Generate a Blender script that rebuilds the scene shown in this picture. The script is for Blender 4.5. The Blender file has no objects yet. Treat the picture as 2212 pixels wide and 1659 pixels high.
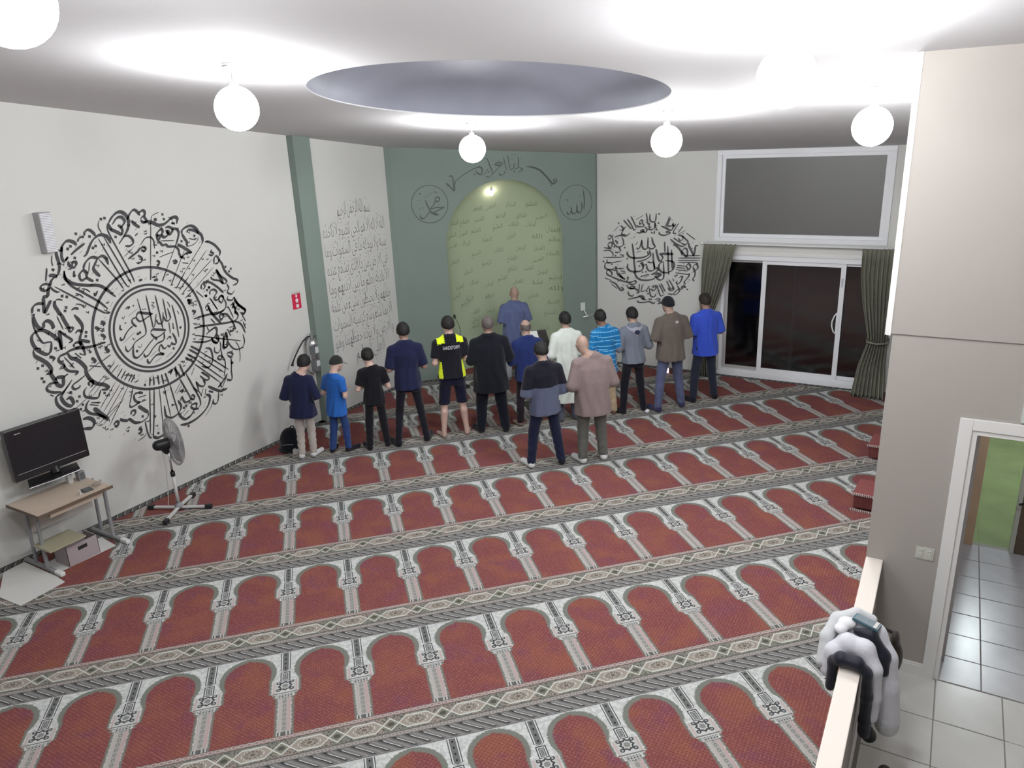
import bpy, bmesh, math, random
import numpy as np
from mathutils import Vector, Matrix
R = math.radians
PI = math.pi
S = 0.59                       # carpet column pitch in metres
RB = 1.38924                   # carpet row pitch in metres
SQ = 1 / math.sqrt(2)
scene = bpy.context.scene
COL = scene.collection

# ---------------------------------------------------------------- camera, world, exposure
cam_d = bpy.data.cameras.new('camera')
cam_d.sensor_width = 36.0
cam_d.lens = 1622.78 / 2212 * 36.0
cam_d.clip_start = 0.02
cam_o = bpy.data.objects.new('camera', cam_d)
COL.objects.link(cam_o)
_yaw, _pitch, _roll = R(-30.75293), R(17.95881), R(-2.40794)
_f = Vector((math.sin(_yaw) * math.cos(_pitch), math.cos(_yaw) * math.cos(_pitch), -math.sin(_pitch)))
_r = Vector((math.cos(_yaw), -math.sin(_yaw), 0))
_u = _r.cross(_f)
_c, _s = math.cos(_roll), math.sin(_roll)
_r, _u = _c * _r + _s * _u, -_s * _r + _c * _u
cam_o.matrix_world = Matrix(((_r.x, _u.x, -_f.x, 4.795), (_r.y, _u.y, -_f.y, -1.4025), (_r.z, _u.z, -_f.z, 4.096), (0, 0, 0, 1)))
scene.camera = cam_o

world = bpy.data.worlds.new('night_sky')
scene.world = world
world.use_nodes = True
_bg = world.node_tree.nodes['Background']
_bg.inputs[0].default_value = (0.10, 0.12, 0.20, 1)
_bg.inputs[1].default_value = 0.06

scene.view_settings.view_transform = 'Standard'
scene.view_settings.look = 'None'
scene.view_settings.gamma = 1.0
scene.view_settings.use_curve_mapping = False
scene.view_settings.exposure = 0.0
LAMP = 135.0                    # emission of the opal globes
try:
    scene.cycles.use_denoising = True
    scene.cycles.max_bounces = 6
    scene.cycles.diffuse_bounces = 4
    scene.cycles.glossy_bounces = 3
    scene.cycles.transparent_max_bounces = 8
    scene.cycles.sample_clamp_indirect = 6.0
except Exception:
    pass

# ---------------------------------------------------------------- room measures
XL, YW, YN = -3.524, 11.431, 4.338
H0, SL = 4.9569, 0.1008
def ceil_z(y): return H0 - SL * y
M0 = Vector((-3.436, 8.80, 0))          # left end of the qibla wall
ME = Vector((SQ, SQ, 0))                # along the qibla wall
MN = Vector((SQ, -SQ, 0))               # out of the qibla wall into the room
NS, NR, NZ, ND = 1.907, 1.06, 2.394, 0.62   # niche centre, radius, spring height, depth

# ---------------------------------------------------------------- helpers
def link(o, parent=None):
    COL.objects.link(o)
    if parent is not None:
        o.parent = parent
    return o

def tag(o, label=None, cat=None, group=None, kind=None):
    if label: o['label'] = label
    if cat: o['category'] = cat
    if group: o['group'] = group
    if kind: o['kind'] = kind
    return o

def thing(name, label, cat, loc=(0, 0, 0), rz=0.0, group=None):
    o = bpy.data.objects.new(name, None)
    o.empty_display_size = 0.1
    COL.objects.link(o)
    o.location = loc
    o.rotation_euler = (0, 0, rz)
    return tag(o, label, cat, group)

def obj(name, bm, m, parent=None, smooth=False, loc=None, rz=None):
    me = bpy.data.meshes.new(name)
    bm.normal_update()
    bm.to_mesh(me)
    bm.free()
    if smooth:
        for p in me.polygons: p.use_smooth = True
    ms = m if isinstance(m, (list, tuple)) else [m]
    for x in ms: me.materials.append(x)
    o = bpy.data.objects.new(name, me)
    link(o, parent)
    if loc is not None: o.location = loc
    if rz is not None: o.rotation_euler = (0, 0, rz)
    return o

def struct(name, bm, m, parent=None, smooth=False):
    o = obj(name, bm, m, parent, smooth)
    if parent is None: o['kind'] = 'structure'
    return o

def NB(): return bmesh.new()

def box(bm, x0, x1, y0, y1, z0, z1, mi=0, mat=None):
    vs = [bm.verts.new(v) for v in ((x0, y0, z0), (x1, y0, z0), (x1, y1, z0), (x0, y1, z0), (x0, y0, z1), (x1, y0, z1), (x1, y1, z1), (x0, y1, z1))]
    if mat is not None:
        for v in vs: v.co = mat @ v.co
    for f in ((0, 3, 2, 1), (4, 5, 6, 7), (0, 1, 5, 4), (1, 2, 6, 5), (2, 3, 7, 6), (3, 0, 4, 7)):
        bm.faces.new([vs[i] for i in f]).material_index = mi
    return vs

def bbox(bm, x0, x1, y0, y1, z0, z1, b=0.005, seg=2, mat=None):
    t = bmesh.new()
    box(t, x0, x1, y0, y1, z0, z1)
    bmesh.ops.bevel(t, geom=t.edges[:], offset=b, segments=seg, affect='EDGES', profile=0.6)
    if mat is not None: bmesh.ops.transform(t, matrix=mat, verts=t.verts[:])
    me = bpy.data.meshes.new('tmp'); t.to_mesh(me); t.free()
    bm.from_mesh(me); bpy.data.meshes.remove(me)

def prism(bm, pts, z0, z1, mi=0):
    """vertical prism over the polygon pts (x, y); z0, z1 numbers or functions of y"""
    f0 = z0 if callable(z0) else (lambda y: z0)
    f1 = z1 if callable(z1) else (lambda y: z1)
    a = [bm.verts.new((x, y, f0(y))) for x, y in pts]
    b = [bm.verts.new((x, y, f1(y))) for x, y in pts]
    n = len(pts)
    bm.faces.new(a[::-1]).material_index = mi
    bm.faces.new(b).material_index = mi
    for i in range(n):
        bm.faces.new((a[i], a[(i + 1) % n], b[(i + 1) % n], b[i])).material_index = mi

def tube(bm, pts, r, n=10, cap=True, mi=0):
    """round tube along the points; r one radius or one per point"""
    pts = [Vector(p) for p in pts]
    rs = r if isinstance(r, (list, tuple)) else [r] * len(pts)
    rings = []
    up = None
    for i, p in enumerate(pts):
        d = (pts[min(i + 1, len(pts) - 1)] - pts[max(i - 1, 0)]).normalized()
        if up is None:
            up = Vector((0, 0, 1)) if abs(d.z) < 0.9 else Vector((1, 0, 0))
        a = d.cross(up).normalized()
        b = a.cross(d).normalized()
        up = b
        rings.append([bm.verts.new(p + rs[i] * (math.cos(2 * PI * k / n) * a + math.sin(2 * PI * k / n) * b)) for k in range(n)])
    for q, w in zip(rings, rings[1:]):
        for k in range(n):
            bm.faces.new((q[k], q[(k + 1) % n], w[(k + 1) % n], w[k])).material_index = mi
    if cap:
        bm.faces.new(rings[0][::-1]).material_index = mi
        bm.faces.new(rings[-1]).material_index = mi

def lathe(bm, prof, n=24, origin=(0, 0, 0), mi=0):
    """revolve (r, z) pairs about z"""
    o = Vector(origin)
    rings = []
    for r, z in prof:
        if r < 1e-5:
            rings.append([bm.verts.new(o + Vector((0, 0, z)))])
        else:
            rings.append([bm.verts.new(o + Vector((r * math.cos(2 * PI * k / n), r * math.sin(2 * PI * k / n), z))) for k in range(n)])
    for a, b in zip(rings, rings[1:]):
        for k in range(n):
            k2 = (k + 1) % n
            if len(a) == 1 and len(b) == 1: continue
            if len(a) == 1: bm.faces.new((a[0], b[k2], b[k])).material_index = mi
            elif len(b) == 1: bm.faces.new((a[k], a[k2], b[0])).material_index = mi
            else: bm.faces.new((a[k], a[k2], b[k2], b[k])).material_index = mi

def copy_tree(o, parent=None):
    c = o.copy()
    COL.objects.link(c)
    c.parent = parent
    for ch in list(o.children): copy_tree(ch, c)
    return c

# ---------------------------------------------------------------- materials
def srgb(r, g, b):
    f = lambda v: v / 12.92 if v <= 0.04045 else ((v + 0.055) / 1.055) ** 2.4
    return (f(r / 255), f(g / 255), f(b / 255), 1)

def mat(name, col, rough=0.7, metal=0.0, noise=0.0, nscale=8.0, bump=0.0, bscale=60.0, spec=0.3, sheen=0.0):
    m = bpy.data.materials.new(name)
    m.use_nodes = True
    nt = m.node_tree
    p = nt.nodes['Principled BSDF']
    p.inputs['Base Color'].default_value = col
    p.inputs['Roughness'].default_value = rough
    p.inputs['Metallic'].default_value = metal
    p.inputs['Specular IOR Level'].default_value = spec
    if sheen: p.inputs['Sheen Weight'].default_value = sheen
    if noise or bump:
        tc = nt.nodes.new('ShaderNodeTexCoord')
    if noise:
        n = nt.nodes.new('ShaderNodeTexNoise')
        n.inputs['Scale'].default_value = nscale
        n.inputs['Detail'].default_value = 3
        nt.links.new(tc.outputs['Object'], n.inputs['Vector'])
        h = nt.nodes.new('ShaderNodeMix'); h.data_type = 'RGBA'
        h.inputs[6].default_value = tuple(c * (1 - noise) for c in col[:3]) + (1,)
        h.inputs[7].default_value = tuple(min(1, c * (1 + noise)) for c in col[:3]) + (1,)
        nt.links.new(n.outputs['Fac'], h.inputs[0])
        nt.links.new(h.outputs[2], p.inputs['Base Color'])
    if bump:
        n2 = nt.nodes.new('ShaderNodeTexNoise')
        n2.inputs['Scale'].default_value = bscale
        n2.inputs['Detail'].default_value = 2
        nt.links.new(tc.outputs['Object'], n2.inputs['Vector'])
        b = nt.nodes.new('ShaderNodeBump')
        b.inputs['Strength'].default_value = bump
        b.inputs['Distance'].default_value = 0.01
        nt.links.new(n2.outputs['Fac'], b.inputs['Height'])
        nt.links.new(b.outputs['Normal'], p.inputs['Normal'])
    return m

def emit(name, col, strength):
    m = bpy.data.materials.new(name)
    m.use_nodes = True
    nt = m.node_tree
    nt.nodes.remove(nt.nodes['Principled BSDF'])
    e = nt.nodes.new('ShaderNodeEmission')
    e.inputs[0].default_value = col
    e.inputs[1].default_value = strength
    nt.links.new(e.outputs[0], nt.nodes['Material Output'].inputs[0])
    return m

def glass(name, refl=0.10, tint=(0.9, 0.92, 0.95, 1), rough=0.03):
    """thin pane: mostly see-through with a mirror share that grows at grazing angles"""
    m = bpy.data.materials.new(name)
    m.use_nodes = True
    nt = m.node_tree
    nt.nodes.remove(nt.nodes['Principled BSDF'])
    t = nt.nodes.new('ShaderNodeBsdfTransparent'); t.inputs[0].default_value = tint
    g = nt.nodes.new('ShaderNodeBsdfGlossy'); g.inputs['Roughness'].default_value = rough
    fr = nt.nodes.new('ShaderNodeLayerWeight'); fr.inputs[0].default_value = 0.35
    mr = nt.nodes.new('ShaderNodeMapRange')
    mr.inputs[3].default_value = refl; mr.inputs[4].default_value = 0.9
    nt.links.new(fr.outputs['Facing'], mr.inputs[0])
    mx = nt.nodes.new('ShaderNodeMixShader')
    nt.links.new(mr.outputs[0], mx.inputs[0])
    nt.links.new(t.outputs[0], mx.inputs[1]); nt.links.new(g.outputs[0], mx.inputs[2])
    nt.links.new(mx.outputs[0], nt.nodes['Material Output'].inputs[0])
    return m

# ---- node arithmetic for the carpet
class X:
    nt = None
    def __init__(s, v): s.v = v
    @staticmethod
    def op(o, *a):
        n = X.nt.nodes.new('ShaderNodeMath'); n.operation = o
        for i, q in enumerate(a):
            q = q.v if isinstance(q, X) else q
            if isinstance(q, (int, float)): n.inputs[i].default_value = q
            else: X.nt.links.new(q, n.inputs[i])
        return X(n.outputs[0])
    def __add__(s, o): return X.op('ADD', s, o)
    __radd__ = __add__
    def __sub__(s, o): return X.op('SUBTRACT', s, o)
    def __rsub__(s, o): return X.op('SUBTRACT', o, s)
    def __mul__(s, o): return X.op('MULTIPLY', s, o)
    __rmul__ = __mul__
    def __truediv__(s, o): return X.op('DIVIDE', s, o)
    def abs(s): return X.op('ABSOLUTE', s)
    def fract(s): return X.op('FRACT', s)
    def min(s, o): return X.op('MINIMUM', s, o)
    def max(s, o): return X.op('MAXIMUM', s, o)
    def lt(s, o): return X.op('LESS_THAN', s, o)
    def gt(s, o): return X.op('GREATER_THAN', s, o)
    def sqrt(s): return X.op('SQRT', s)
    def sin(s): return X.op('SINE', s)
    def near(s, c, w):
        """1 where |s - c| < w"""
        return X.op('COMPARE', s, c, w)
    def step(s, a, b):
        n = X.nt.nodes.new('ShaderNodeMapRange'); n.interpolation_type = 'SMOOTHSTEP'
        X.nt.links.new(s.v, n.inputs[0])
        n.inputs[1].default_value = a; n.inputs[2].default_value = b
        return X(n.outputs[0])
def length(a, b): return (a * a + b * b).sqrt()
def cmix(base, col, fac):
    n = X.nt.nodes.new('ShaderNodeMix'); n.data_type = 'RGBA'
    for i, q in ((6, base), (7, col)):
        if isinstance(q, tuple): n.inputs[i].default_value = q
        else: X.nt.links.new(q, n.inputs[i])
    X.nt.links.new(fac.v, n.inputs[0])
    return n.outputs[2]
# ---------------------------------------------------------------- prayer carpet (woven arches in rows)
def carpet_material():
    m = bpy.data.materials.new('prayer_carpet')
    m.use_nodes = True
    nt = m.node_tree
    X.nt = nt
    P = nt.nodes['Principled BSDF']
    P.inputs['Roughness'].default_value = 0.95
    P.inputs['Specular IOR Level'].default_value = 0.05
    geo = nt.nodes.new('ShaderNodeNewGeometry')
    sep = nt.nodes.new('ShaderNodeSeparateXYZ')
    nt.links.new(geo.outputs['Position'], sep.inputs[0])
    px, py = X(sep.outputs[0]), X(sep.outputs[1])
    x = (px + py) * (SQ / S)
    y = (py - px) * (SQ / S)
    B = RB / S
    t = (1.0 - (y / B).fract()) * B                  # 0 at the upper line of a row, B at the lower
    dxs = (x + 0.5).fract() - 0.5                     # signed distance from the nearest column
    dx = dxs.abs()
    ax = 0.5 - dx
    def noise(scale, detail=2.0, rough=0.5):
        n = nt.nodes.new('ShaderNodeTexNoise')
        n.inputs['Scale'].default_value = scale; n.inputs['Detail'].default_value = detail
        n.inputs['Roughness'].default_value = rough
        nt.links.new(geo.outputs['Position'], n.inputs['Vector'])
        return X(n.outputs['Fac'])
    nf = noise(70, 1)                                # tuft noise for ragged edges
    nb = noise(3.0, 3)                               # blotches
    WHITE = (.53, .545, .53, 1); GREY = (.145, .155, .135, 1); DARK = (.055, .056, .058, 1)
    MID = (.20, .205, .19, 1); CREAM = (.40, .37, .35, 1); PINK = (.42, .29, .28, 1)
    # field of the arch: circle on top, straight sides below the capitals
    dc = length(ax, (t - 0.395) * (1.0 - t.lt(0.395) * 0.03)) - 0.385 - (0.05 - ax).max(0.0) * 0.55 * t.lt(0.2)
    w = 0.085 + t.lt(0.955) * 0.035 + t.lt(0.872) * 0.055
    side = (dx - w).min((t - 0.52) * 1.6)
    fld = (0.0 - dc).max(side)
    fin = fld + (nf - 0.5) * 0.05
    thr = 0.076 - t.step(0.40, 0.66) * 0.042
    white = cmix(WHITE, (.42, .43, .42, 1), (noise(28, 2) - 0.42).step(0.0, 0.14))
    col = cmix(white, GREY, fin.step(-0.006, 0.012))
    # red pile with orange and plum blotches and a fine lattice
    red = cmix((.165, .056, .056, 1), (.195, .072, .052, 1), (nb - 0.42).step(0.0, 0.24))
    red = cmix(red, (.155, .055, .072, 1), (noise(4.3, 2) - 0.52).step(0.0, 0.2))
    u = ((x + y) * 16.0).fract(); v = ((x - y) * 16.0).fract()
    grid = u.lt(0.16).max(v.lt(0.16)) * (noise(45, 1) - 0.47).step(0, .1)
    red = cmix(red, (.30, .12, .10, 1), grid * 0.65)
    dots = length(u - 0.58, v - 0.58).lt(0.17)
    red = cmix(red, (.07, .02, .02, 1), dots * 0.55)
    col = cmix(col, red, (fin - thr).step(-0.012, 0.012))
    # columns ---------------------------------------------------
    # dark upper shaft with white and dark outlines, tapering to a crossing
    up = t.lt(0.436)
    tap = X.op('MINIMUM', (0.436 - t) * 1.25 + 0.012, 0.068)
    e = tap - dx
    s1 = cmix(DARK, (.50, .50, .49, 1), e.near(0.020, 0.008))
    s1 = cmix(s1, (.12, .125, .12, 1), e.gt(0.030))
    s1 = cmix(s1, (.02, .02, .02, 1), length(dxs * 1.5, ((t * 10.0).fract() - 0.5) * 0.1).lt(0.018))
    col = cmix(col, s1, up * e.gt(0.0))
    # shield below the crossing
    sh = (0.066 - dx).min((t - 0.436) * 0.9).min((0.625 - t) * 1.2)
    s2 = cmix(DARK, (.50, .50, .49, 1), sh.gt(0.014))
    s2 = cmix(s2, DARK, sh.near(0.034, 0.006))
    s2 = cmix(s2, (.16, .165, .16, 1), sh.gt(0.046))
    col = cmix(col, s2, sh.gt(0.0))
    # capital block: pale field, eight-pointed star, corner knots
    ct = t - 0.725
    blk = (0.165 - dx).min(t - 0.63 + (0.165 - dx) * 0.4).min(0.895 - t)
    s3 = cmix((.40, .405, .39, 1), (.44, .31, .30, 1), dx.near(0.146, 0.008))
    s3 = cmix(s3, (.47, .47, .46, 1), dx.lt(0.108))
    st = dx.max(ct.abs()).min((dx + ct.abs()) * 0.72)
    s3 = cmix(s3, DARK, st.near(0.062, 0.012))
    s3 = cmix(s3, MID, st.lt(0.034))
    kn = length(dx - 0.086, ct.abs() - 0.072)
    s3 = cmix(s3, DARK, kn.near(0.022, 0.009))
    s3 = cmix(s3, DARK, kn.lt(0.006))
    s3 = cmix(s3, (.13, .14, .13, 1), t.near(0.868, 0.009))
    col = cmix(col, s3, blk.gt(0.0) * t.gt(0.63))
    # neck with teeth, ribbed shaft, base
    neck = t.near(0.935, 0.040) * dx.lt(0.112 - (t - 0.895) * 0.3)
    s4 = cmix((.33, .335, .32, 1), DARK, ((x * 26.0).fract().lt(0.45)) * ((t * 26.0).fract().lt(0.5)))
    col = cmix(col, s4, neck)
    sh2 = t.near(1.285, 0.315) * dx.lt(0.082)
    rib = (dx * 62.0).fract()
    s5 = cmix(CREAM, PINK, dxs.gt(0.034) * (rib - 0.3).step(0, .2))
    s5 = cmix(s5, (.26, .25, .24, 1), rib.lt(0.22) * dx.gt(0.03))
    s5 = cmix(s5, (.30, .295, .28, 1), dx.lt(0.030))
    s5 = cmix(s5, (.15, .15, .14, 1), length(dx * 1.3, ((t * 12.0).fract() - 0.5) / 12.0).near(0.022, 0.006))
    col = cmix(col, s5, sh2)
    base = t.near(1.640, 0.038) * dx.lt(0.096)
    s6 = cmix((.42, .42, .40, 1), (.09, .095, .09, 1), ((x * 24.0).fract().lt(0.5)).max(dx.lt(0.02)))
    col = cmix(col, s6, base)
    # border -----------------------------------------------------
    bd = t.gt(1.665)
    s7 = cmix((.17, .17, .145, 1), (.24, .20, .175, 1), (noise(5, 2) - 0.45).step(0, .15))
    s7 = cmix(s7, (.07, .075, .065, 1), (noise(60, 1) - 0.52).step(0, .1))
    def chain(tc, base_c):
        oval = length(((x * 11.0).fract() - 0.5) / 11.0, (t - tc) * 1.5)
        return oval
    s7 = cmix(s7, (.25, .17, .155, 1), t.near(1.700, 0.040))
    s7 = cmix(s7, (.36, .33, .31, 1), chain(1.70, 0).near(0.034, 0.009) * t.near(1.70, 0.036))
    s7 = cmix(s7, (.08, .08, .075, 1), t.near(1.666, .006).max(t.near(1.742, .006)).max(t.near(2.028, .006)).max(t.near(2.108, .006)))
    s7 = cmix(s7, (.20, .18, .165, 1), t.near(2.068, 0.034))
    s7 = cmix(s7, (.32, .30, .28, 1), chain(2.068, 0).near(0.030, 0.008) * t.near(2.068, 0.034))
    ux = (((x - 6.31) * 1.5 + 0.5).fract() - 0.5).abs() / 1.5
    vv = (t - 1.886).abs()
    h = ((ux - 0.100) * 1.0).min(0.100).max(-0.100)
    inhex = (h - vv).gt(0.0)
    s8 = cmix((.27, .24, .205, 1), (.12, .10, .085, 1), length((ux - 0.3333) * 0.7, vv).lt(0.022))
    ring = length((ux - 0.3333) * 0.62, vv)
    spk = ((X.op('ARCTAN2', (ux - 0.3333) * 0.62, t - 1.886) * 2.2).fract()).lt(0.42)
    s8 = cmix(s8, (.09, .085, .075, 1), spk * ring.near(0.050, 0.014))
    s8 = cmix(s8, (.44, .43, .40, 1), ring.near(0.080, 0.006) * ((x * 30.0).fract().lt(.5)))
    s7 = cmix(s7, s8, inhex)
    s7 = cmix(s7, (.17, .165, .13, 1), (h + vv).lt(0.0))
    s7 = cmix(s7, (.07, .07, .06, 1), length(ux * 0.8, vv).lt(0.034))
    s7 = cmix(s7, (.47, .47, .43, 1), (vv - h.abs()).abs().lt(0.0135) * t.near(1.886, 0.112))
    # twisted-rope band
    rope = t.near(2.215, 0.105)
    q = ((x - (t - 2.11) * 1.25 - ((t - 2.215) * 30.0).sin() * 0.006) * 6.0).fract()
    s9 = cmix((.15, .145, .14, 1), (.038, .038, .039, 1), q.step(0.5, 0.86))
    s9 = cmix(s9, (.52, .52, .51, 1), q.near(0.955, 0.045) * t.near(2.215, 0.078))
    s9 = cmix(s9, (.23, .225, .22, 1), q.near(0.36, 0.06))
    s7 = cmix(s7, s9, rope)
    s7 = cmix(s7, (.40, .40, .39, 1), t.gt(2.322))
    s7 = cmix(s7, (.10, .10, .10, 1), t.near(2.333, 0.008))
    col = cmix(col, s7, bd)
    # pile tone
    tone = noise(220, 1)
    n = nt.nodes.new('ShaderNodeMix'); n.data_type = 'RGBA'; n.blend_type = 'MULTIPLY'
    n.inputs[0].default_value = 0.35
    nt.links.new(col, n.inputs[6])
    g = nt.nodes.new('ShaderNodeCombineColor')
    for i in range(3): nt.links.new((tone * 1.3 + 0.35).v, g.inputs[i])
    nt.links.new(g.outputs[0], n.inputs[7])
    nt.links.new(n.outputs[2], P.inputs['Base Color'])
    b = nt.nodes.new('ShaderNodeBump'); b.inputs['Strength'].default_value = 0.25; b.inputs['Distance'].default_value = 0.006
    nt.links.new(tone.v, b.inputs['Height']); nt.links.new(b.outputs[0], P.inputs['Normal'])
    return m

def border_material():
    """rope-striped edging laid along the walls; u runs along the wall in metres"""
    m = bpy.data.materials.new('carpet_edging')
    m.use_nodes = True
    nt = m.node_tree
    X.nt = nt
    P = nt.nodes['Principled BSDF']
    P.inputs['Roughness'].default_value = 0.95
    P.inputs['Specular IOR Level'].default_value = 0.05
    uv = nt.nodes.new('ShaderNodeUVMap')
    sep = nt.nodes.new('ShaderNodeSeparateXYZ')
    nt.links.new(uv.outputs[0], sep.inputs[0])
    u, v = X(sep.outputs[0]), X(sep.outputs[1])
    q = ((u + v * 0.9) / 0.098).fract()
    c = cmix((.10, .098, .095, 1), (.035, .035, .036, 1), q.step(0.5, 0.85))
    c = cmix(c, (.50, .50, .49, 1), q.near(0.95, 0.05) * v.near(0.055, 0.036))
    c = cmix(c, (.30, .30, .29, 1), v.lt(0.006))
    nt.links.new(c, P.inputs['Base Color'])
    return m
# ---------------------------------------------------------------- materials of the shell
M_wall = mat('wall_paint', (.64, .64, .615, 1), 0.85, noise=0.02, nscale=1.2, bump=0.05, bscale=140)
M_nearwall = mat('beige_wall_paint', (.365, .338, .312, 1), 0.85, noise=0.02, nscale=1.2, bump=0.05, bscale=140)
M_ceil = mat('ceiling_paint', (.62, .61, .62, 1), 0.9, bump=0.04, bscale=120)
M_green = mat('green_wall_paint', (.215, .265, .240, 1), 0.8, noise=0.05, nscale=2.0, bump=0.05, bscale=140)
M_niche = mat('pale_green_paint', (.40, .47, .33, 1), 0.8, noise=0.03, nscale=2.0)
M_white = mat('white_vinyl', (.80, .81, .84, 1), 0.4)
M_trim = mat('white_trim_paint', (.74, .73, .72, 1), 0.45)
M_cap = mat('cream_cap_paint', (.74, .68, .62, 1), 0.5, noise=0.03, nscale=5)
M_skylight = mat('smoked_dome', (.22, .225, .27, 1), 0.6, noise=0.12, nscale=3)
M_glass = glass('window_glass', 0.09, (.55, .57, .6, 1), .11)
M_glass2 = glass('upper_glass', 0.36, (.5, .52, .55, 1), .05)
M_dark = mat('dark_rubber', (.02, .02, .022, 1), 0.5)
M_ink = mat('charcoal_vinyl', (.055, .055, .058, 1), 0.6, noise=0.1, nscale=10)
M_carpet = carpet_material()
M_edge = border_material()

# floor: the carpeted hall and the tiled foyer slab
XR = 4.50                       # inner face of the right wall and the low wall
bm = NB()
prism(bm, [(XL, -3.4), (XR, -3.4), (XR, YW), (-0.806, YW + .02), (-1.0, 11.8), (-3.2, 9.8), (XL, 8.712)], -0.12, 0.0)
struct('floor', bm, M_carpet)

# ceiling with the round skylight opening
OC, OR_ = (1.079, 4.678), 1.573
bm = NB()
n = 120
rect = (-3.75, 9.2, -3.6, 11.62)
inner, outer = [], []
for k in range(n):
    a = 2 * PI * k / n
    ca, sa = math.cos(a), math.sin(a)
    ix, iy = OC[0] + OR_ * ca, OC[1] + OR_ * sa
    tx = ((rect[1] - OC[0]) / ca if ca > 1e-9 else (rect[0] - OC[0]) / ca if ca < -1e-9 else 1e9)
    ty = ((rect[3] - OC[1]) / sa if sa > 1e-9 else (rect[2] - OC[1]) / sa if sa < -1e-9 else 1e9)
    q = min(tx, ty)
    ox, oy = OC[0] + q * ca, OC[1] + q * sa
    inner.append((ix, iy)); outer.append((ox, oy))
vi = [bm.verts.new((x, y, ceil_z(y))) for x, y in inner]
vo = [bm.verts.new((x, y, ceil_z(y))) for x, y in outer]
vi2 = [bm.verts.new((x, y, ceil_z(y) + 0.012)) for x, y in inner]
vo2 = [bm.verts.new((x, y, ceil_z(y) + 0.012)) for x, y in outer]
for k in range(n):
    j = (k + 1) % n
    bm.faces.new((vi[k], vo[k], vo[j], vi[j])[::-1])
    bm.faces.new((vi2[k], vo2[k], vo2[j], vi2[j]))
    bm.faces.new((vi[k], vi[j], vi2[j], vi2[k]))
    bm.faces.new((vo[k], vo[j], vo2[j], vo2[k]))
# corners of the rectangle
for cx, cy in ((rect[0], rect[2]), (rect[1], rect[2]), (rect[1], rect[3]), (rect[0], rect[3])):
    ks = sorted(range(n), key=lambda k: (outer[k][0] - cx) ** 2 + (outer[k][1] - cy) ** 2)[:2]
    c = bm.verts.new((cx, cy, ceil_z(cy)))
    bm.faces.new((vo[ks[0]], vo[ks[1]], c))
bmesh.ops.recalc_face_normals(bm, faces=bm.faces[:])
ceiling = struct('ceiling', bm, M_ceil)
# smoked skylight dome inside the opening
bm = NB()
rings = []
for i in range(13):
    a = i / 12 * PI / 2
    r = OR_ * 1.002 * math.cos(a)
    zz = 0.012 + 0.50 * math.sin(a)
    if i == 12: rings.append([bm.verts.new((OC[0], OC[1], ceil_z(OC[1]) + zz))])
    else: rings.append([bm.verts.new((OC[0] + r * math.cos(2 * PI * k / 64), OC[1] + r * math.sin(2 * PI * k / 64), ceil_z(OC[1] + r * math.sin(2 * PI * k / 64)) + zz)) for k in range(64)])
for a, b in zip(rings, rings[1:]):
    for k in range(64):
        j = (k + 1) % 64
        if len(b) == 1: bm.faces.new((a[k], a[j], b[0]))
        else: bm.faces.new((a[k], a[j], b[j], b[k]))
sd = obj('skylight_dome', bm, M_skylight, ceiling, smooth=True)
sd['label'] = 'dark smoked skylight dome in the round ceiling opening'

TOP = lambda y: ceil_z(y) + 0.10
# left wall
bm = NB()
prism(bm, [(XL - 0.15, -3.5), (XL, -3.5), (XL, 8.79), (XL - 0.15, 8.79)], 0.0, TOP)
struct('wall_left', bm, M_wall)
# rear wall behind the camera, right side walls
bm = NB(); prism(bm, [(XL - .15, -3.5), (9.1, -3.5), (9.1, -3.38), (XL - .15, -3.38)], 0.0, TOP)
struct('wall_rear', bm, M_wall)
bm = NB(); prism(bm, [(XR, 4.60), (XR + .12, 4.60), (XR + .12, YW + .15), (XR, YW + .15)], 0.0, TOP)
struct('wall_right', bm, M_wall)
bm = NB(); prism(bm, [(9.0, -3.4), (9.12, -3.4), (9.12, 4.45), (9.0, 4.45)], 0.0, TOP)
struct('wall_foyer', bm, M_nearwall)

# window wall (back) with the upper window and the sliding door
WX0, WX1, WZ0, WZ1 = 1.272, 3.915, 2.335, 3.80      # upper window outer frame
DX0, DX1, DZ1 = 1.43, 3.95, 2.11                     # sliding door outer frame
bm = NB()
Y0, Y1 = YW, YW + 0.15
def wpan(x0, x1, z0, z1):
    if callable(z1): prism(bm, [(x0, Y0), (x1, Y0), (x1, Y1), (x0, Y1)], z0, z1)
    else: box(bm, x0, x1, Y0, Y1, z0, z1)
wpan(-0.95, WX0, 0, TOP); wpan(WX1, XR + 0.12, 0, TOP)
wpan(WX0, DX0, 0, WZ0); wpan(DX1, WX1, 0, WZ0) if DX1 < WX1 else None
wpan(DX0, min(DX1, WX1), DZ1, WZ0)
wpan(WX0, WX1, WZ1, TOP)
struct('wall_back', bm, M_wall)

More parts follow.
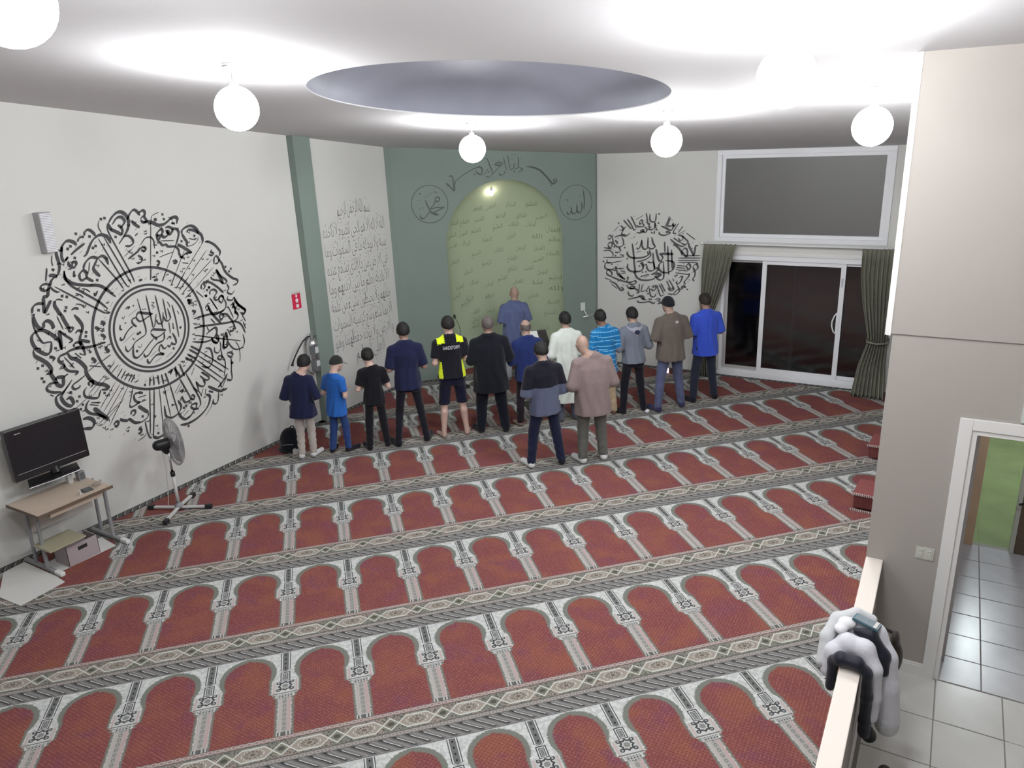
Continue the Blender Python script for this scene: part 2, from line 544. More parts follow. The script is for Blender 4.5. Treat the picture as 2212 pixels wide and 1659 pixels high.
# qibla wall with the arched niche
def q2w(s, z, d=0.0):
    """point on the qibla wall: s along it, z up, d out of it into the room"""
    p = M0 + ME * s + MN * d
    return Vector((p.x, p.y, z))
def niche_depth(s, z):
    a = (s - NS) ** 2 + max(0.0, z - NZ) ** 2
    return ND * math.sqrt(max(0.0, 1 - a / (NR * NR)))
QL = 3.605                                            # length of the wall
bm = NB()
arch = [(NS - NR * math.cos(a), NZ + NR * math.sin(a)) for a in [PI * i / 48 for i in range(49)]]
def tv(s): return ceil_z(q2w(s, 0).y) + 0.05
L_, R_ = NS - NR, NS + NR
def quad(a, b, c, d):
    bm.faces.new([bm.verts.new(q2w(*p)) for p in (a, b, c, d)])
quad((0, 0), (L_, 0), (L_, NZ), (0, NZ)); quad((R_, 0), (QL, 0), (QL, NZ), (R_, NZ))
quad((0, NZ), (L_, NZ), (L_, tv(L_)), (0, tv(0))); quad((R_, NZ), (QL, NZ), (QL, tv(QL)), (R_, tv(R_)))
for (s0, z0), (s1, z1) in zip(arch, arch[1:]):
    quad((s0, z0), (s1, z1), (s1, tv(s1)), (s0, tv(s0)))
# left return to the text wall and right return to the window wall
def wquad(p):
    bm.faces.new([bm.verts.new(v) for v in p])
a = q2w(0, 0); b = Vector((XL, 8.755, 0))
wquad([b, a, Vector((a.x, a.y, tv(0))), Vector((b.x, b.y, tv(0)))])
a = q2w(QL, 0); b = Vector((a.x, YW + .05, 0))
wquad([a, b, Vector((b.x, b.y, tv(QL))), Vector((a.x, a.y, tv(QL)))])
bmesh.ops.remove_doubles(bm, verts=bm.verts[:], dist=1e-4)
wq = struct('wall_qibla', bm, M_green)
# niche shell
bm = NB()
grid = []
NU, NV = 40, 44
for j in range(NV + 1):
    row = []
    for i in range(NU + 1):
        th = PI * i / NU
        if j <= 20:
            z = NZ * j / 20; s = NS - NR * math.cos(th); d = -ND * math.sin(th)
        else:
            ph = (j - 20) / (NV - 20) * PI / 2
            rr = NR * math.cos(ph)
            s = NS - rr * math.cos(th); z = NZ + NR * math.sin(ph)
            d = -ND * math.cos(ph) * math.sin(th)
            # keep the rim on the arch circle: spread rings as a half dome about the horizontal axis
        row.append(bm.verts.new(q2w(s, z, d)))
    grid.append(row)
for j in range(NV):
    for i in range(NU):
        try: bm.faces.new((grid[j][i], grid[j][i + 1], grid[j + 1][i + 1], grid[j + 1][i]))
        except ValueError: pass
bmesh.ops.remove_doubles(bm, verts=bm.verts[:], dist=1e-4)
nb_ = obj('niche', bm, M_niche, wq, smooth=True)
nb_['label'] = 'pale green arched prayer niche'

# near wall on the right, with the doorway; upper band stands proud
NWX = XR
DWX0, DWX1, DWZ = 5.065, 5.98, 2.065
bm = NB()
box(bm, NWX, DWX0, YN, YN + .25, 0, 2.70); box(bm, DWX1, 9.0, YN, YN + .25, 0, 2.70)
box(bm, DWX0, DWX1, YN, YN + .25, DWZ, 2.70)
struct('wall_near', bm, M_nearwall)
bm = NB()
prism(bm, [(NWX - .012, YN - .012), (9.0, YN - .012), (9.0, YN + .25), (NWX - .012, YN + .25)], 2.704, TOP)
struct('wall_near_upper', bm, M_nearwall)
bm = NB()
prism(bm, [(NWX - .05, YN + .0), (NWX - .012, YN - .016), (NWX - .012, YN + .24), (NWX - .05, YN + .24)], 2.690, TOP)
struct('trim_1', bm, M_trim)

# low wall between hall and foyer
bm = NB()
box(bm, XR + .008, 4.612, -2.2, YN, 0, 0.905)
lw = struct('wall_low', bm, M_nearwall)
bm = NB(); bbox(bm, XR, 4.62, -2.2, YN - .002, .905, .93, .006)
obj('wall_cap', bm, M_cap, lw)
bm = NB(); box(bm, 4.612, 4.626, -2.2, YN - .015, 0, 0.10)
struct('baseboard_low_wall', bm, M_trim)
bm = NB(); box(bm, 4.626, 4.985, YN - .016, YN, 0, .085); box(bm, 4.626, 4.985, YN - .011, YN, .085, .105)
struct('baseboard_near', bm, M_trim)

# green pilaster on the left wall
bm = NB(); prism(bm, [(XL, 6.645), (XL + .12, 6.645), (XL + .12, 6.975), (XL, 6.975)], 0, lambda y: ceil_z(y) + .03)
struct('pilaster_column', bm, M_green)

# striped carpet edging strips along the walls
def edging(name, a, b, w=0.105):
    a, b = Vector(a + (0,)), Vector(b + (0,))
    d = (b - a).normalized(); nrm = Vector((d.y, -d.x, 0))
    L = (b - a).length
    bm = NB()
    uvl = bm.loops.layers.uv.new('UVMap')
    h = 0.007
    vs = [bm.verts.new(p) for p in (a + Vector((0, 0, h)), b + Vector((0, 0, h)), b + nrm * w + Vector((0, 0, h)), a + nrm * w + Vector((0, 0, h)), a + nrm * w, b + nrm * w)]
    f = bm.faces.new((vs[0], vs[3], vs[2], vs[1]))
    for lp, q in zip(f.loops, ((0, 0), (0, w), (L, w), (L, 0))): lp[uvl].uv = q
    f = bm.faces.new((vs[3], vs[4], vs[5], vs[2]))
    for lp, q in zip(f.loops, ((0, w), (0, w), (L, w), (L, w))): lp[uvl].uv = q
    return struct(name, bm, M_edge)
edging('trim_2', (XL, -3.38), (XL, 6.645))
edging('trim_3', (XL + .12, 6.645), (XL + .12, 6.975))
edging('trim_4', (XL, 6.975), (XL, 8.755))
a, b = q2w(0, 0), q2w(L_, 0); edging('trim_5', (a.x, a.y), (b.x, b.y))
a, b = q2w(R_, 0), q2w(QL, 0); edging('trim_6', (a.x, a.y), (b.x, b.y))
edging('trim_7', (-.886, YW), (XR, YW))
edging('trim_8', (XL, 6.645), (XL + .225, 6.645), .09)

# ---- upper window
def frame_ring(bm, x0, x1, z0, z1, w, y0, y1, b=.004):
    bbox(bm, x0, x1, y0, y1, z0, z0 + w, b); bbox(bm, x0, x1, y0, y1, z1 - w, z1, b)
    bbox(bm, x0, x0 + w, y0, y1, z0 + w, z1 - w, b); bbox(bm, x1 - w, x1, y0, y1, z0 + w, z1 - w, b)
win = tag(bpy.data.objects.new('window_1', None), kind='structure'); link(win); win.location = (2.59, YW, WZ0)
def addc(name, bm, m, parent):
    o = obj(name, bm, m); o.parent = parent; o.matrix_parent_inverse = Matrix.Translation(parent.location).inverted()
    return o
bm = NB()
frame_ring(bm, WX0, WX1, WZ0, WZ1, .075, YW - .022, YW + .10)
frame_ring(bm, WX0 + .075, WX1 - .075, WZ0 + .075, WZ1 - .075, .055, YW + .015, YW + .08)
addc('frame', bm, M_white, win)
bm = NB(); box(bm, WX0 + .12, WX1 - .12, YW + .045, YW + .052, WZ0 + .12, WZ1 - .12)
addc('pane', bm, M_glass2, win)

# ---- sliding patio door
dr = tag(bpy.data.objects.new('door_1', None), kind='structure'); link(dr); dr.location = (2.69, YW, 0)
bm = NB()
bbox(bm, DX0, DX1, YW - .02, YW + .12, 2.035, DZ1, .004); bbox(bm, DX0, DX0 + .05, YW - .02, YW + .12, .0, 2.035, .004)
bbox(bm, DX1 - .05, DX1, YW - .02, YW + .12, 0, 2.035, .004)
bbox(bm, DX0 - .01, DX1, YW - .035, YW + .12, 0, .075, .006); bbox(bm, DX0, DX1, YW - .01, YW + .12, .075, .12, .006)
addc('door_frame', bm, M_white, dr)
def leaf(name, x0, x1, y0, stile0, stile1, rail, m=M_white):
    bm = NB()
    bbox(bm, x0, x0 + stile0, y0, y0 + .035, .12, 2.035, .004); bbox(bm, x1 - stile1, x1, y0, y0 + .035, .12, 2.035, .004)
    bbox(bm, x0 + stile0, x1 - stile1, y0, y0 + .035, .12, .12 + rail, .004); bbox(bm, x0 + stile0, x1 - stile1, y0, y0 + .035, 2.035 - rail, 2.035, .004)
    f = addc(name, bm, m, dr)
    bm = NB(); box(bm, x0 + stile0 - .005, x1 - stile1 + .005, y0 + .014, y0 + .020, .12 + rail - .005, 2.035 - rail + .005)
    g = obj('pane', bm, M_glass); g.parent = f
    return f
leaf('fixed_panel', DX0 + .05, 2.65, YW + .060, .05, .055, .05, mat('grey_vinyl', (.42, .40, .40, 1), .5))
leaf('fixed_panel', 2.60, DX1 - .05, YW + .060, .05, .05, .05, M_white)
sl = leaf('sliding_panel', 2.085, 3.375, YW + .012, .075, .075, .065)
bm = NB()
tube(bm, [(3.300, YW + .005, 1.24), (3.270, YW - .03, 1.20), (3.245, YW - .035, 1.12), (3.240, YW - .035, 1.07), (3.245, YW - .035, 1.02), (3.270, YW - .03, .94), (3.300, YW + .005, .90)], .011, 8)
bbox(bm, 3.292, 3.335, YW + .000, YW + .014, .90, 1.24, .004)
h = addc('handle', bm, M_white, dr)
bm = NB(); bbox(bm, 3.318, 3.350, YW + .004, YW + .013, 1.66, 1.80, .004)
addc('latch', bm, mat('latch_grey', (.5, .52, .58, 1), .4), dr)
# ledge moulding above the door
bm = NB()
bbox(bm, DX0 - .02, DX1 + .02, YW - .035, YW, 2.115, 2.140, .004); bbox(bm, DX0 - .02, DX1 + .02, YW - .022, YW, 2.155, 2.185, .004); box(bm, DX0 - .02, DX1 + .02, YW - .014, YW, 2.140, 2.155)
struct('trim_9', bm, M_trim)

# ---- doorway trim, vestibule and glass door to the garden
bm = NB()
TW = .085
for y0, y1 in ((YN - .018, YN + .0), (YN + .25, YN + .265)):
    bbox(bm, DWX0 - TW, DWX0 - .004, y0, y1, 0, DWZ + TW, .004); bbox(bm, DWX1 + .004, DWX1 + TW, y0, y1, 0, DWZ + TW, .004)
    bbox(bm, DWX0 - .004, DWX1 + .004, y0, y1, DWZ + .004, DWZ + TW, .004)
box(bm, DWX0 - .004, DWX0 + .03, YN - .006, YN + .256, 0, DWZ + .006); box(bm, DWX1 - .03, DWX1 + .004, YN - .006, YN + .256, 0, DWZ + .006)
box(bm, DWX0 + .029, DWX1 - .029, YN - .0065, YN + .2565, DWZ - .03, DWZ + .006)
struct('door_2', bm, M_trim)
VY = 6.69
M_vest = mat('vestibule_paint', (.45, .43, .44, 1), .8)
bm = NB(); box(bm, 5.02, 5.13, YN + .25, VY + .1, 0, 2.5)
struct('wall_vestibule_left', bm, M_vest)
bm = NB(); box(bm, 6.9, 7.0, YN + .25, VY + .1, 0, 2.5)
struct('wall_vestibule_right', bm, M_vest)
bm = NB(); box(bm, 5.02, 7.0, YN + .25, VY + .1, 2.5, 2.6)
struct('ceiling_vestibule', bm, M_ceil)
d3 = tag(bpy.data.objects.new('door_3', None), kind='structure'); link(d3); d3.location = (5.6, VY, 0)
M_tan = mat('tan_wood', (.55, .40, .26, 1), .55, noise=.15, nscale=6)
bm = NB(); bbox(bm, 5.13, 5.325, VY, VY + .06, 0, 2.5, .004); bbox(bm, 5.325, 6.9, VY, VY + .06, 2.12, 2.5, .004)
addc('door_post', bm, M_tan, d3)
bm = NB()
bbox(bm, 5.635, 5.675, VY + .0, VY + .05, 0, 2.12, .004)
addc('door_stile', bm, mat('pale_stile', (.55, .56, .48, 1), .5), d3)
bm = NB(); bbox(bm, 5.675, 6.9, VY, VY + .05, 0, 2.12, .004)
addc('door_leaf', bm, mat('brown_wood', (.14, .10, .07, 1), .5, noise=.15, nscale=5), d3)
bm = NB(); box(bm, 5.325, 5.635, VY + .02, VY + .026, 0, 2.12)
addc('pane', bm, glass('garden_glass', .06, (.85, .88, .85, 1)), d3)
bm = NB(); tube(bm, [(5.70, VY - .01, .58), (5.70, VY - .05, .58), (5.645, VY - .05, .555)], .012, 8)
addc('handle', bm, M_dark, d3)
# ground outside
bm = NB(); box(bm, 4.7, 9.5, VY + .1, 20, -.12, -.02)
struct('ground_garden', bm, mat('night_lawn', (.16, .21, .075, 1), .95, noise=.4, nscale=3, bump=.4, bscale=50))
bm = NB(); box(bm, -4, 4.7, YW + .15, 26, -.12, -.02)
struct('ground_yard', bm, mat('dark_yard', (.07, .065, .05, 1), .95, noise=.35, nscale=2, bump=.3, bscale=20))

# ---- tiles of the foyer and the vestibule
M_tile = mat('beige_tile', (.52, .515, .49, 1), .26, noise=.10, nscale=5, bump=.03, bscale=12, spec=.5)
M_tile2 = mat('grey_tile', (.44, .44, .45, 1), .27, noise=.12, nscale=7, bump=.05, bscale=14, spec=.55)
M_grout = mat('grout', (.22, .20, .18, 1), .9)
bm = NB(); box(bm, XR + .12, 9.0, -3.4, VY + .1, -.12, -.004)
fl2 = struct('floor_foyer', bm, M_grout)
def tile_mesh(w, d, m):
    bm = NB(); bbox(bm, 0, w, 0, d, -.006, .002, .003, 1)
    me = bpy.data.meshes.new('tile'); bm.to_mesh(me); bm.free(); me.materials.append(m)
    return me
rt = random.Random(3)
t1, t2 = tile_mesh(.428, .468, M_tile), tile_mesh(.425, .333, M_tile2)
def put_tile(me, x, y):
    o = bpy.data.objects.new('tile', me); link(o, fl2); o.location = (x, y, rt.uniform(-.0006, .0006)); o.rotation_euler = (rt.uniform(-.0015, .0015), rt.uniform(-.0015, .0015), 0)
y = YN - .004 - .475
while y > -1.6:
    x = 4.65
    while x < 7.5:
        put_tile(t1, x, y); x += .434
    y -= .475
y = YN + .006
while y < VY - .02:
    x = 4.955
    while x < 6.8:
        if x > 5.0 or True: put_tile(t2, x, y)
        x += .431
    y += .340
# ---------------------------------------------------------------- pendant globes
M_opal = emit('opal_glass_lit', (.97, .985, 1.0, 1), LAMP)
M_metal = mat('brushed_metal', (.55, .55, .56, 1), .35, 1.0)
def lamp(x, y, drop, label, r=.155):
    zc = ceil_z(y)
    t = thing('pendant_lamp', label, 'lamp', (x, y, zc), 0, 'opal globe lamps under the ceiling')
    bm = NB(); lathe(bm, [(0, .004), (.065, .004), (.065, -.02), (.045, -.035), (0, -.035)], 20)
    obj('canopy', bm, M_metal, t, True)
    bm = NB(); tube(bm, [(0, 0, -.03), (0, 0, -drop + r)], .009, 8); lathe(bm, [(.03, -drop + r + .03), (.035, -drop + r - .01)], 14)
    obj('rod', bm, M_metal, t)
    bm = NB(); bmesh.ops.create_uvsphere(bm, u_segments=28, v_segments=16, radius=r)
    bmesh.ops.translate(bm, vec=(0, 0, -drop), verts=bm.verts[:])
    obj('globe', bm, M_opal, t, True)
    return t
D_ = .30
lamp(.186, 2.618, D_, 'lit globe lamp hanging in front of the large left wall medallion')
lamp(-.214, 6.337, D_, 'lit globe lamp hanging just beyond the far rim of the skylight, above the arch')
lamp(2.161, 6.27, D_, 'lit globe lamp hanging above the smaller medallion, left of the upper window')
lamp(4.102, 5.668, D_, 'lit globe lamp hanging at the top right corner of the upper window')
lamp(3.924, 3.023, D_, 'lit globe lamp hanging nearest the white corner trim of the near wall')
lamp(1.818, .253, D_, 'lit globe lamp cut by the top edge of the picture, far left')
lamp(4.216, 1.45, D_, 'lit globe lamp cut by the top edge of the picture, right of centre')
# lamp hanging in the niche
M_bulb = emit('warm_bulb', (1.0, .86, .72, 1), 30)
p = Vector((-2.405, 10.255, 3.223))
t = thing('niche_bulb', 'small warm bulb hanging at the top of the pale green niche', 'lamp', (p.x, p.y, p.z))
bm = NB(); bmesh.ops.create_uvsphere(bm, u_segments=16, v_segments=10, radius=.045); obj('bulb', bm, M_bulb, t, True)
bm = NB(); lathe(bm, [(0, .13), (.02, .13), (.022, .04), (.015, .03)], 12); obj('socket', bm, M_metal, t, True)
# porch lamp outside the vestibule door, unseen globes added to brighten vestibule and foyer
def hidden_lamp(name, label, x, y, z, r, m):
    t = thing(name, label, 'lamp', (x, y, z))
    bm = NB(); bmesh.ops.create_uvsphere(bm, u_segments=16, v_segments=10, radius=r); obj('globe', bm, m, t, True)
    bm = NB(); lathe(bm, [(0, r + .06), (.05, r + .06), (.05, r - .01), (0, r - .01)], 14); obj('canopy', bm, M_metal, t, True)
hidden_lamp('porch_lamp', 'porch lamp outside the garden door beyond the doorway', 5.50, 8.9, 2.6, .22, emit('porch_glow', (.88, .92, 1, 1), 150))
hidden_lamp('vestibule_fill', 'unseen fill globe added in the vestibule behind the doorway wall', 6.3, 5.6, 2.36, .08, emit('vestibule_fill_glow', (.95, .96, 1, 1), 110))  # fill light added to brighten the room beyond the doorway
hidden_lamp('foyer_fill', 'unseen fill globe added in the foyer outside the view', 6.6, .6, 4.2, .15, emit('foyer_fill_glow', (1, .93, .86, 1), 22))  # unseen fill light added to lift the foyer
# ---------------------------------------------------------------- people: smooth blended fields turned into meshes
class Field:
    """signed distance grid; shapes are blended into it block by block"""
    def __init__(s, lo, hi, h):
        s.lo = np.array(lo, float); s.h = h
        s.n = np.ceil((np.array(hi) - s.lo) / h).astype(int) + 1
        s.d = np.full(s.n, 0.2, np.float32)
    def block(s, lo, hi, pad):
        a = np.clip(np.floor((np.array(lo) - pad - s.lo) / s.h).astype(int), 0, s.n - 1)
        b = np.clip(np.ceil((np.array(hi) + pad - s.lo) / s.h).astype(int) + 1, 1, s.n)
        sl = tuple(slice(i, j) for i, j in zip(a, b))
        g = np.meshgrid(*[s.lo[k] + s.h * np.arange(a[k], b[k]) for k in range(3)], indexing='ij')
        return sl, g
    def blend(s, sl, d, k):
        o = s.d[sl]
        if k <= 0: s.d[sl] = np.minimum(o, d)
        else:
            hh = np.clip(0.5 + 0.5 * (o - d) / k, 0, 1)
            s.d[sl] = o * (1 - hh) + d * hh - k * hh * (1 - hh)
    def capsule(s, a, b, ra, rb, k=0.02, flat=(1, 1, 1)):
        a, b = np.array(a, float), np.array(b, float)
        m = max(ra, rb)
        sl, (x, y, z) = s.block(np.minimum(a, b) - m, np.maximum(a, b) + m, 0.06)
        if 0 in s.d[sl].shape: return
        fx, fy, fz = flat
        ab = (b - a) * np.array(flat)
        px, py, pz = (x - a[0]) * fx, (y - a[1]) * fy, (z - a[2]) * fz
        t = np.clip((px * ab[0] + py * ab[1] + pz * ab[2]) / max(1e-9, ab @ ab), 0, 1)
        d = np.sqrt((px - t * ab[0]) ** 2 + (py - t * ab[1]) ** 2 + (pz - t * ab[2]) ** 2) - (ra + (rb - ra) * t)
        s.blend(sl, d / max(flat), k)
    def ellipsoid(s, c, r, k=0.02, rot=None, cut=None, sub=False):
        c, r = np.array(c, float), np.array(r, float)
        m = r.max()
        sl, (x, y, z) = s.block(c - m, c + m, 0.05)
        if 0 in s.d[sl].shape: return
        px, py, pz = x - c[0], y - c[1], z - c[2]
        if rot is not None:      # tilt about x
            ca, sa = math.cos(rot), math.sin(rot)
            py, pz = ca * py + sa * pz, -sa * py + ca * pz
        q = np.sqrt((px / r[0]) ** 2 + (py / r[1]) ** 2 + (pz / r[2]) ** 2)
        q2 = np.sqrt((px / r[0] ** 2) ** 2 + (py / r[1] ** 2) ** 2 + (pz / r[2] ** 2) ** 2) + 1e-6
        d = q * (q - 1) / q2
        if cut is not None:
            d = np.maximum(d, cut(px, py, pz))
        if sub: s.d[sl] = np.maximum(s.d[sl], -d)
        else: s.blend(sl, d, k)
    def stack(s, zs, ax, ay, cx, cy, k=0.02, power=2.3, fold=0.0, seed=0):
        """body of rounded cross-sections: half widths ax, depths ay, centres cx, cy at the heights zs"""
        zs = np.array(zs, float)
        sl, (x, y, z) = s.block((min(cx) - max(ax), min(cy) - max(ay), zs[0]), (max(cx) + max(ax), max(cy) + max(ay), zs[-1]), 0.05)
        if 0 in s.d[sl].shape: return
        zz = z[0, 0]
        A = np.interp(zz, zs, ax); Bb = np.interp(zz, zs, ay); X_ = np.interp(zz, zs, cx); Y_ = np.interp(zz, zs, cy)
        q = (np.abs((x - X_) / A) ** power + np.abs((y - Y_) / Bb) ** power) ** (1 / power)
        d = (q - 1) * np.minimum(A, Bb)
        if fold:
            th = np.arctan2(y - Y_, x - X_)
            d = d - fold * (1 + np.sin(th * 9 + seed + 2.2 * np.sin(z * 7 + seed))) * np.clip((zs[-1] - z) / 0.5, 0, 1)
        d = np.maximum(d, np.maximum(zs[0] - z, z - zs[-1]))
        s.blend(sl, d, k)
    def cut(s, fn):
        g = np.meshgrid(*[s.lo[k] + s.h * np.arange(s.n[k]) for k in range(3)], indexing='ij')
        s.d = np.maximum(s.d, fn(*g)).astype(np.float32)
    def mesh(s):
        """surface nets"""
        d = s.d
        n0, n1, n2 = d.shape
        ins = d < 0
        c = np.zeros((n0 - 1, n1 - 1, n2 - 1), np.int8)
        acc = np.zeros(c.shape + (3,), np.float32); cnt = np.zeros(c.shape, np.float32)
        for i in (0, 1):
            for j in (0, 1):
                for k in (0, 1): c += ins[i:n0 - 1 + i, j:n1 - 1 + j, k:n2 - 1 + k]
        act = (c > 0) & (c < 8)
        idx = np.argwhere(act)
        if len(idx) == 0: return np.zeros((0, 3)), []
        I, J, K = idx.T
        P = np.zeros((len(idx), 3)); N = np.zeros(len(idx))
        cor = [(i, j, k) for i in (0, 1) for j in (0, 1) for k in (0, 1)]
        V = {q: d[I + q[0], J + q[1], K + q[2]] for q in cor}
        for q in cor:
            for ax in range(3):
                if q[ax] == 0:
                    w = list(q); w[ax] = 1; w = tuple(w)
                    a, b = V[q], V[w]
                    m = (a < 0) != (b < 0)
                    t = np.where(m, a / np.where(m, a - b, 1), 0)
                    for e in range(3):
                        P[:, e] += np.where(m, q[e] + (t if e == ax else 0), 0)
                    N += m
        P = P / N[:, None]
        verts = s.lo + s.h * (idx + P)
        vid = -np.ones(act.shape, np.int64); vid[act] = np.arange(len(idx))
        quads = []
        for ax in range(3):
            sl0 = [slice(1, -1)] * 3; sl0[ax] = slice(0, -1)
            sl1 = [slice(1, -1)] * 3; sl1[ax] = slice(1, None)
            a, b = ins[tuple(sl0)], ins[tuple(sl1)]
            e = np.argwhere(a != b)
            if len(e) == 0: continue
            off = np.array([1, 1, 1]); off[ax] = 0
            p = e + off
            u, v = [q for q in range(3) if q != ax]
            def cell(du, dv):
                w = p.copy(); w[:, u] -= du; w[:, v] -= dv
                return vid[w[:, 0], w[:, 1], w[:, 2]]
            Q = np.stack([cell(1, 1), cell(0, 1), cell(0, 0), cell(1, 0)], 1)
            fl = a[tuple(e.T)] if ax != 1 else ~a[tuple(e.T)]
            Q = np.where(fl[:, None], Q, Q[:, ::-1])
            quads.append(Q[(Q >= 0).all(1)])
        return verts, np.concatenate(quads)

def np_obj(name, parts, mats, parent):
    """mesh object from (verts, quads, material index or per-face index) parts"""
    V, F, MI = [], [], []
    o = 0
    for v, q, mi in parts:
        if len(v) == 0: continue
        V.append(v); F.append(np.asarray(q) + o); o += len(v)
        MI.append(np.full(len(q), mi) if np.isscalar(mi) else mi)
    V = np.concatenate(V); F = np.concatenate(F); MI = np.concatenate(MI)
    me = bpy.data.meshes.new(name)
    me.vertices.add(len(V)); me.vertices.foreach_set('co', V.astype(np.float32).ravel())
    me.loops.add(F.size); me.loops.foreach_set('vertex_index', F.astype(np.int32).ravel())
    me.polygons.add(len(F)); me.polygons.foreach_set('loop_start', np.arange(0, F.size, 4, dtype=np.int32))
    me.polygons.foreach_set('material_index', MI.astype(np.int32))
    me.polygons.foreach_set('use_smooth', np.ones(len(F), bool))
    me.update(); me.validate()
    for m in mats: me.materials.append(m)
    ob = bpy.data.objects.new(name, me)
    return link(ob, parent)

def cen(v, q): return v[np.asarray(q)].mean(1)

def cloth(name, rgb, rough=0.9, noise=0.12):
    return mat(name, srgb(*rgb), rough, noise=noise, nscale=9, bump=0.35, bscale=22, spec=0.12, sheen=0.15)

SKIN = {k: mat('skin_' + k, srgb(*c), 0.55, noise=.06, nscale=12, spec=.35) for k, c in
        {'fair': (194, 164, 152), 'tan': (160, 134, 121), 'olive': (146, 118, 106), 'brown': (116, 88, 76)}.items()}
M_hair = mat('black_hair', (.012, .011, .011, 1), .6, noise=.3, nscale=60, bump=.6, bscale=120)
M_hair2 = mat('dark_brown_hair', (.022, .016, .013, 1), .6, noise=.3, nscale=60, bump=.6, bscale=120)
M_stub = mat('grey_stubble_hair', (.10, .085, .08, 1), .7, noise=.15, nscale=60)
M_lip = mat('lips', srgb(150, 90, 85), .5)
M_eye = mat('eye', (.03, .02, .015, 1), .2)

_hand_cache = {}
def hand_mesh(sd, k):
    """right (sd=1) or left hand, palm at the origin, fingers along -x*sd, thumb up, gently curled"""
    if (sd, k) in _hand_cache: return _hand_cache[(sd, k)]
    F = Field((-.14, -.06, -.08), (.14, .07, .09), .0055)
    f = -sd
    F.capsule((0, 0, .018), (f * .035, .002, .022), .020, .022, .01, (1, 1.5, 1))
    F.capsule((0, 0, -.018), (f * .035, .002, -.022), .020, .022, .01, (1, 1.5, 1))
    F.capsule((-f * .05, 0, 0), (0, 0, 0), .025, .025, .02, (1, 1.25, 1))
    for z, L in ((.034, .070), (.012, .080), (-.010, .074), (-.031, .058)):
        a = (f * .045, .002, z); b = (f * (.045 + L * .45), -.004, z * 1.05); c = (f * (.045 + L * .75), -.018, z * 1.05); e = (f * (.045 + L * .88), -.032, z * 1.02)
        F.capsule(a, b, .0095, .0088, .004); F.capsule(b, c, .0088, .0080, .002); F.capsule(c, e, .0080, .0068, .002)
    F.capsule((-f * .010, -.006, .030), (f * .022, -.016, .052), .0125, .0105, .008); F.capsule((f * .022, -.016, .052), (f * .046, -.024, .058), .0102, .0080, .002)
    v, q = F.mesh()
    _hand_cache[(sd, k)] = (v * k, q)
    return _hand_cache[(sd, k)]

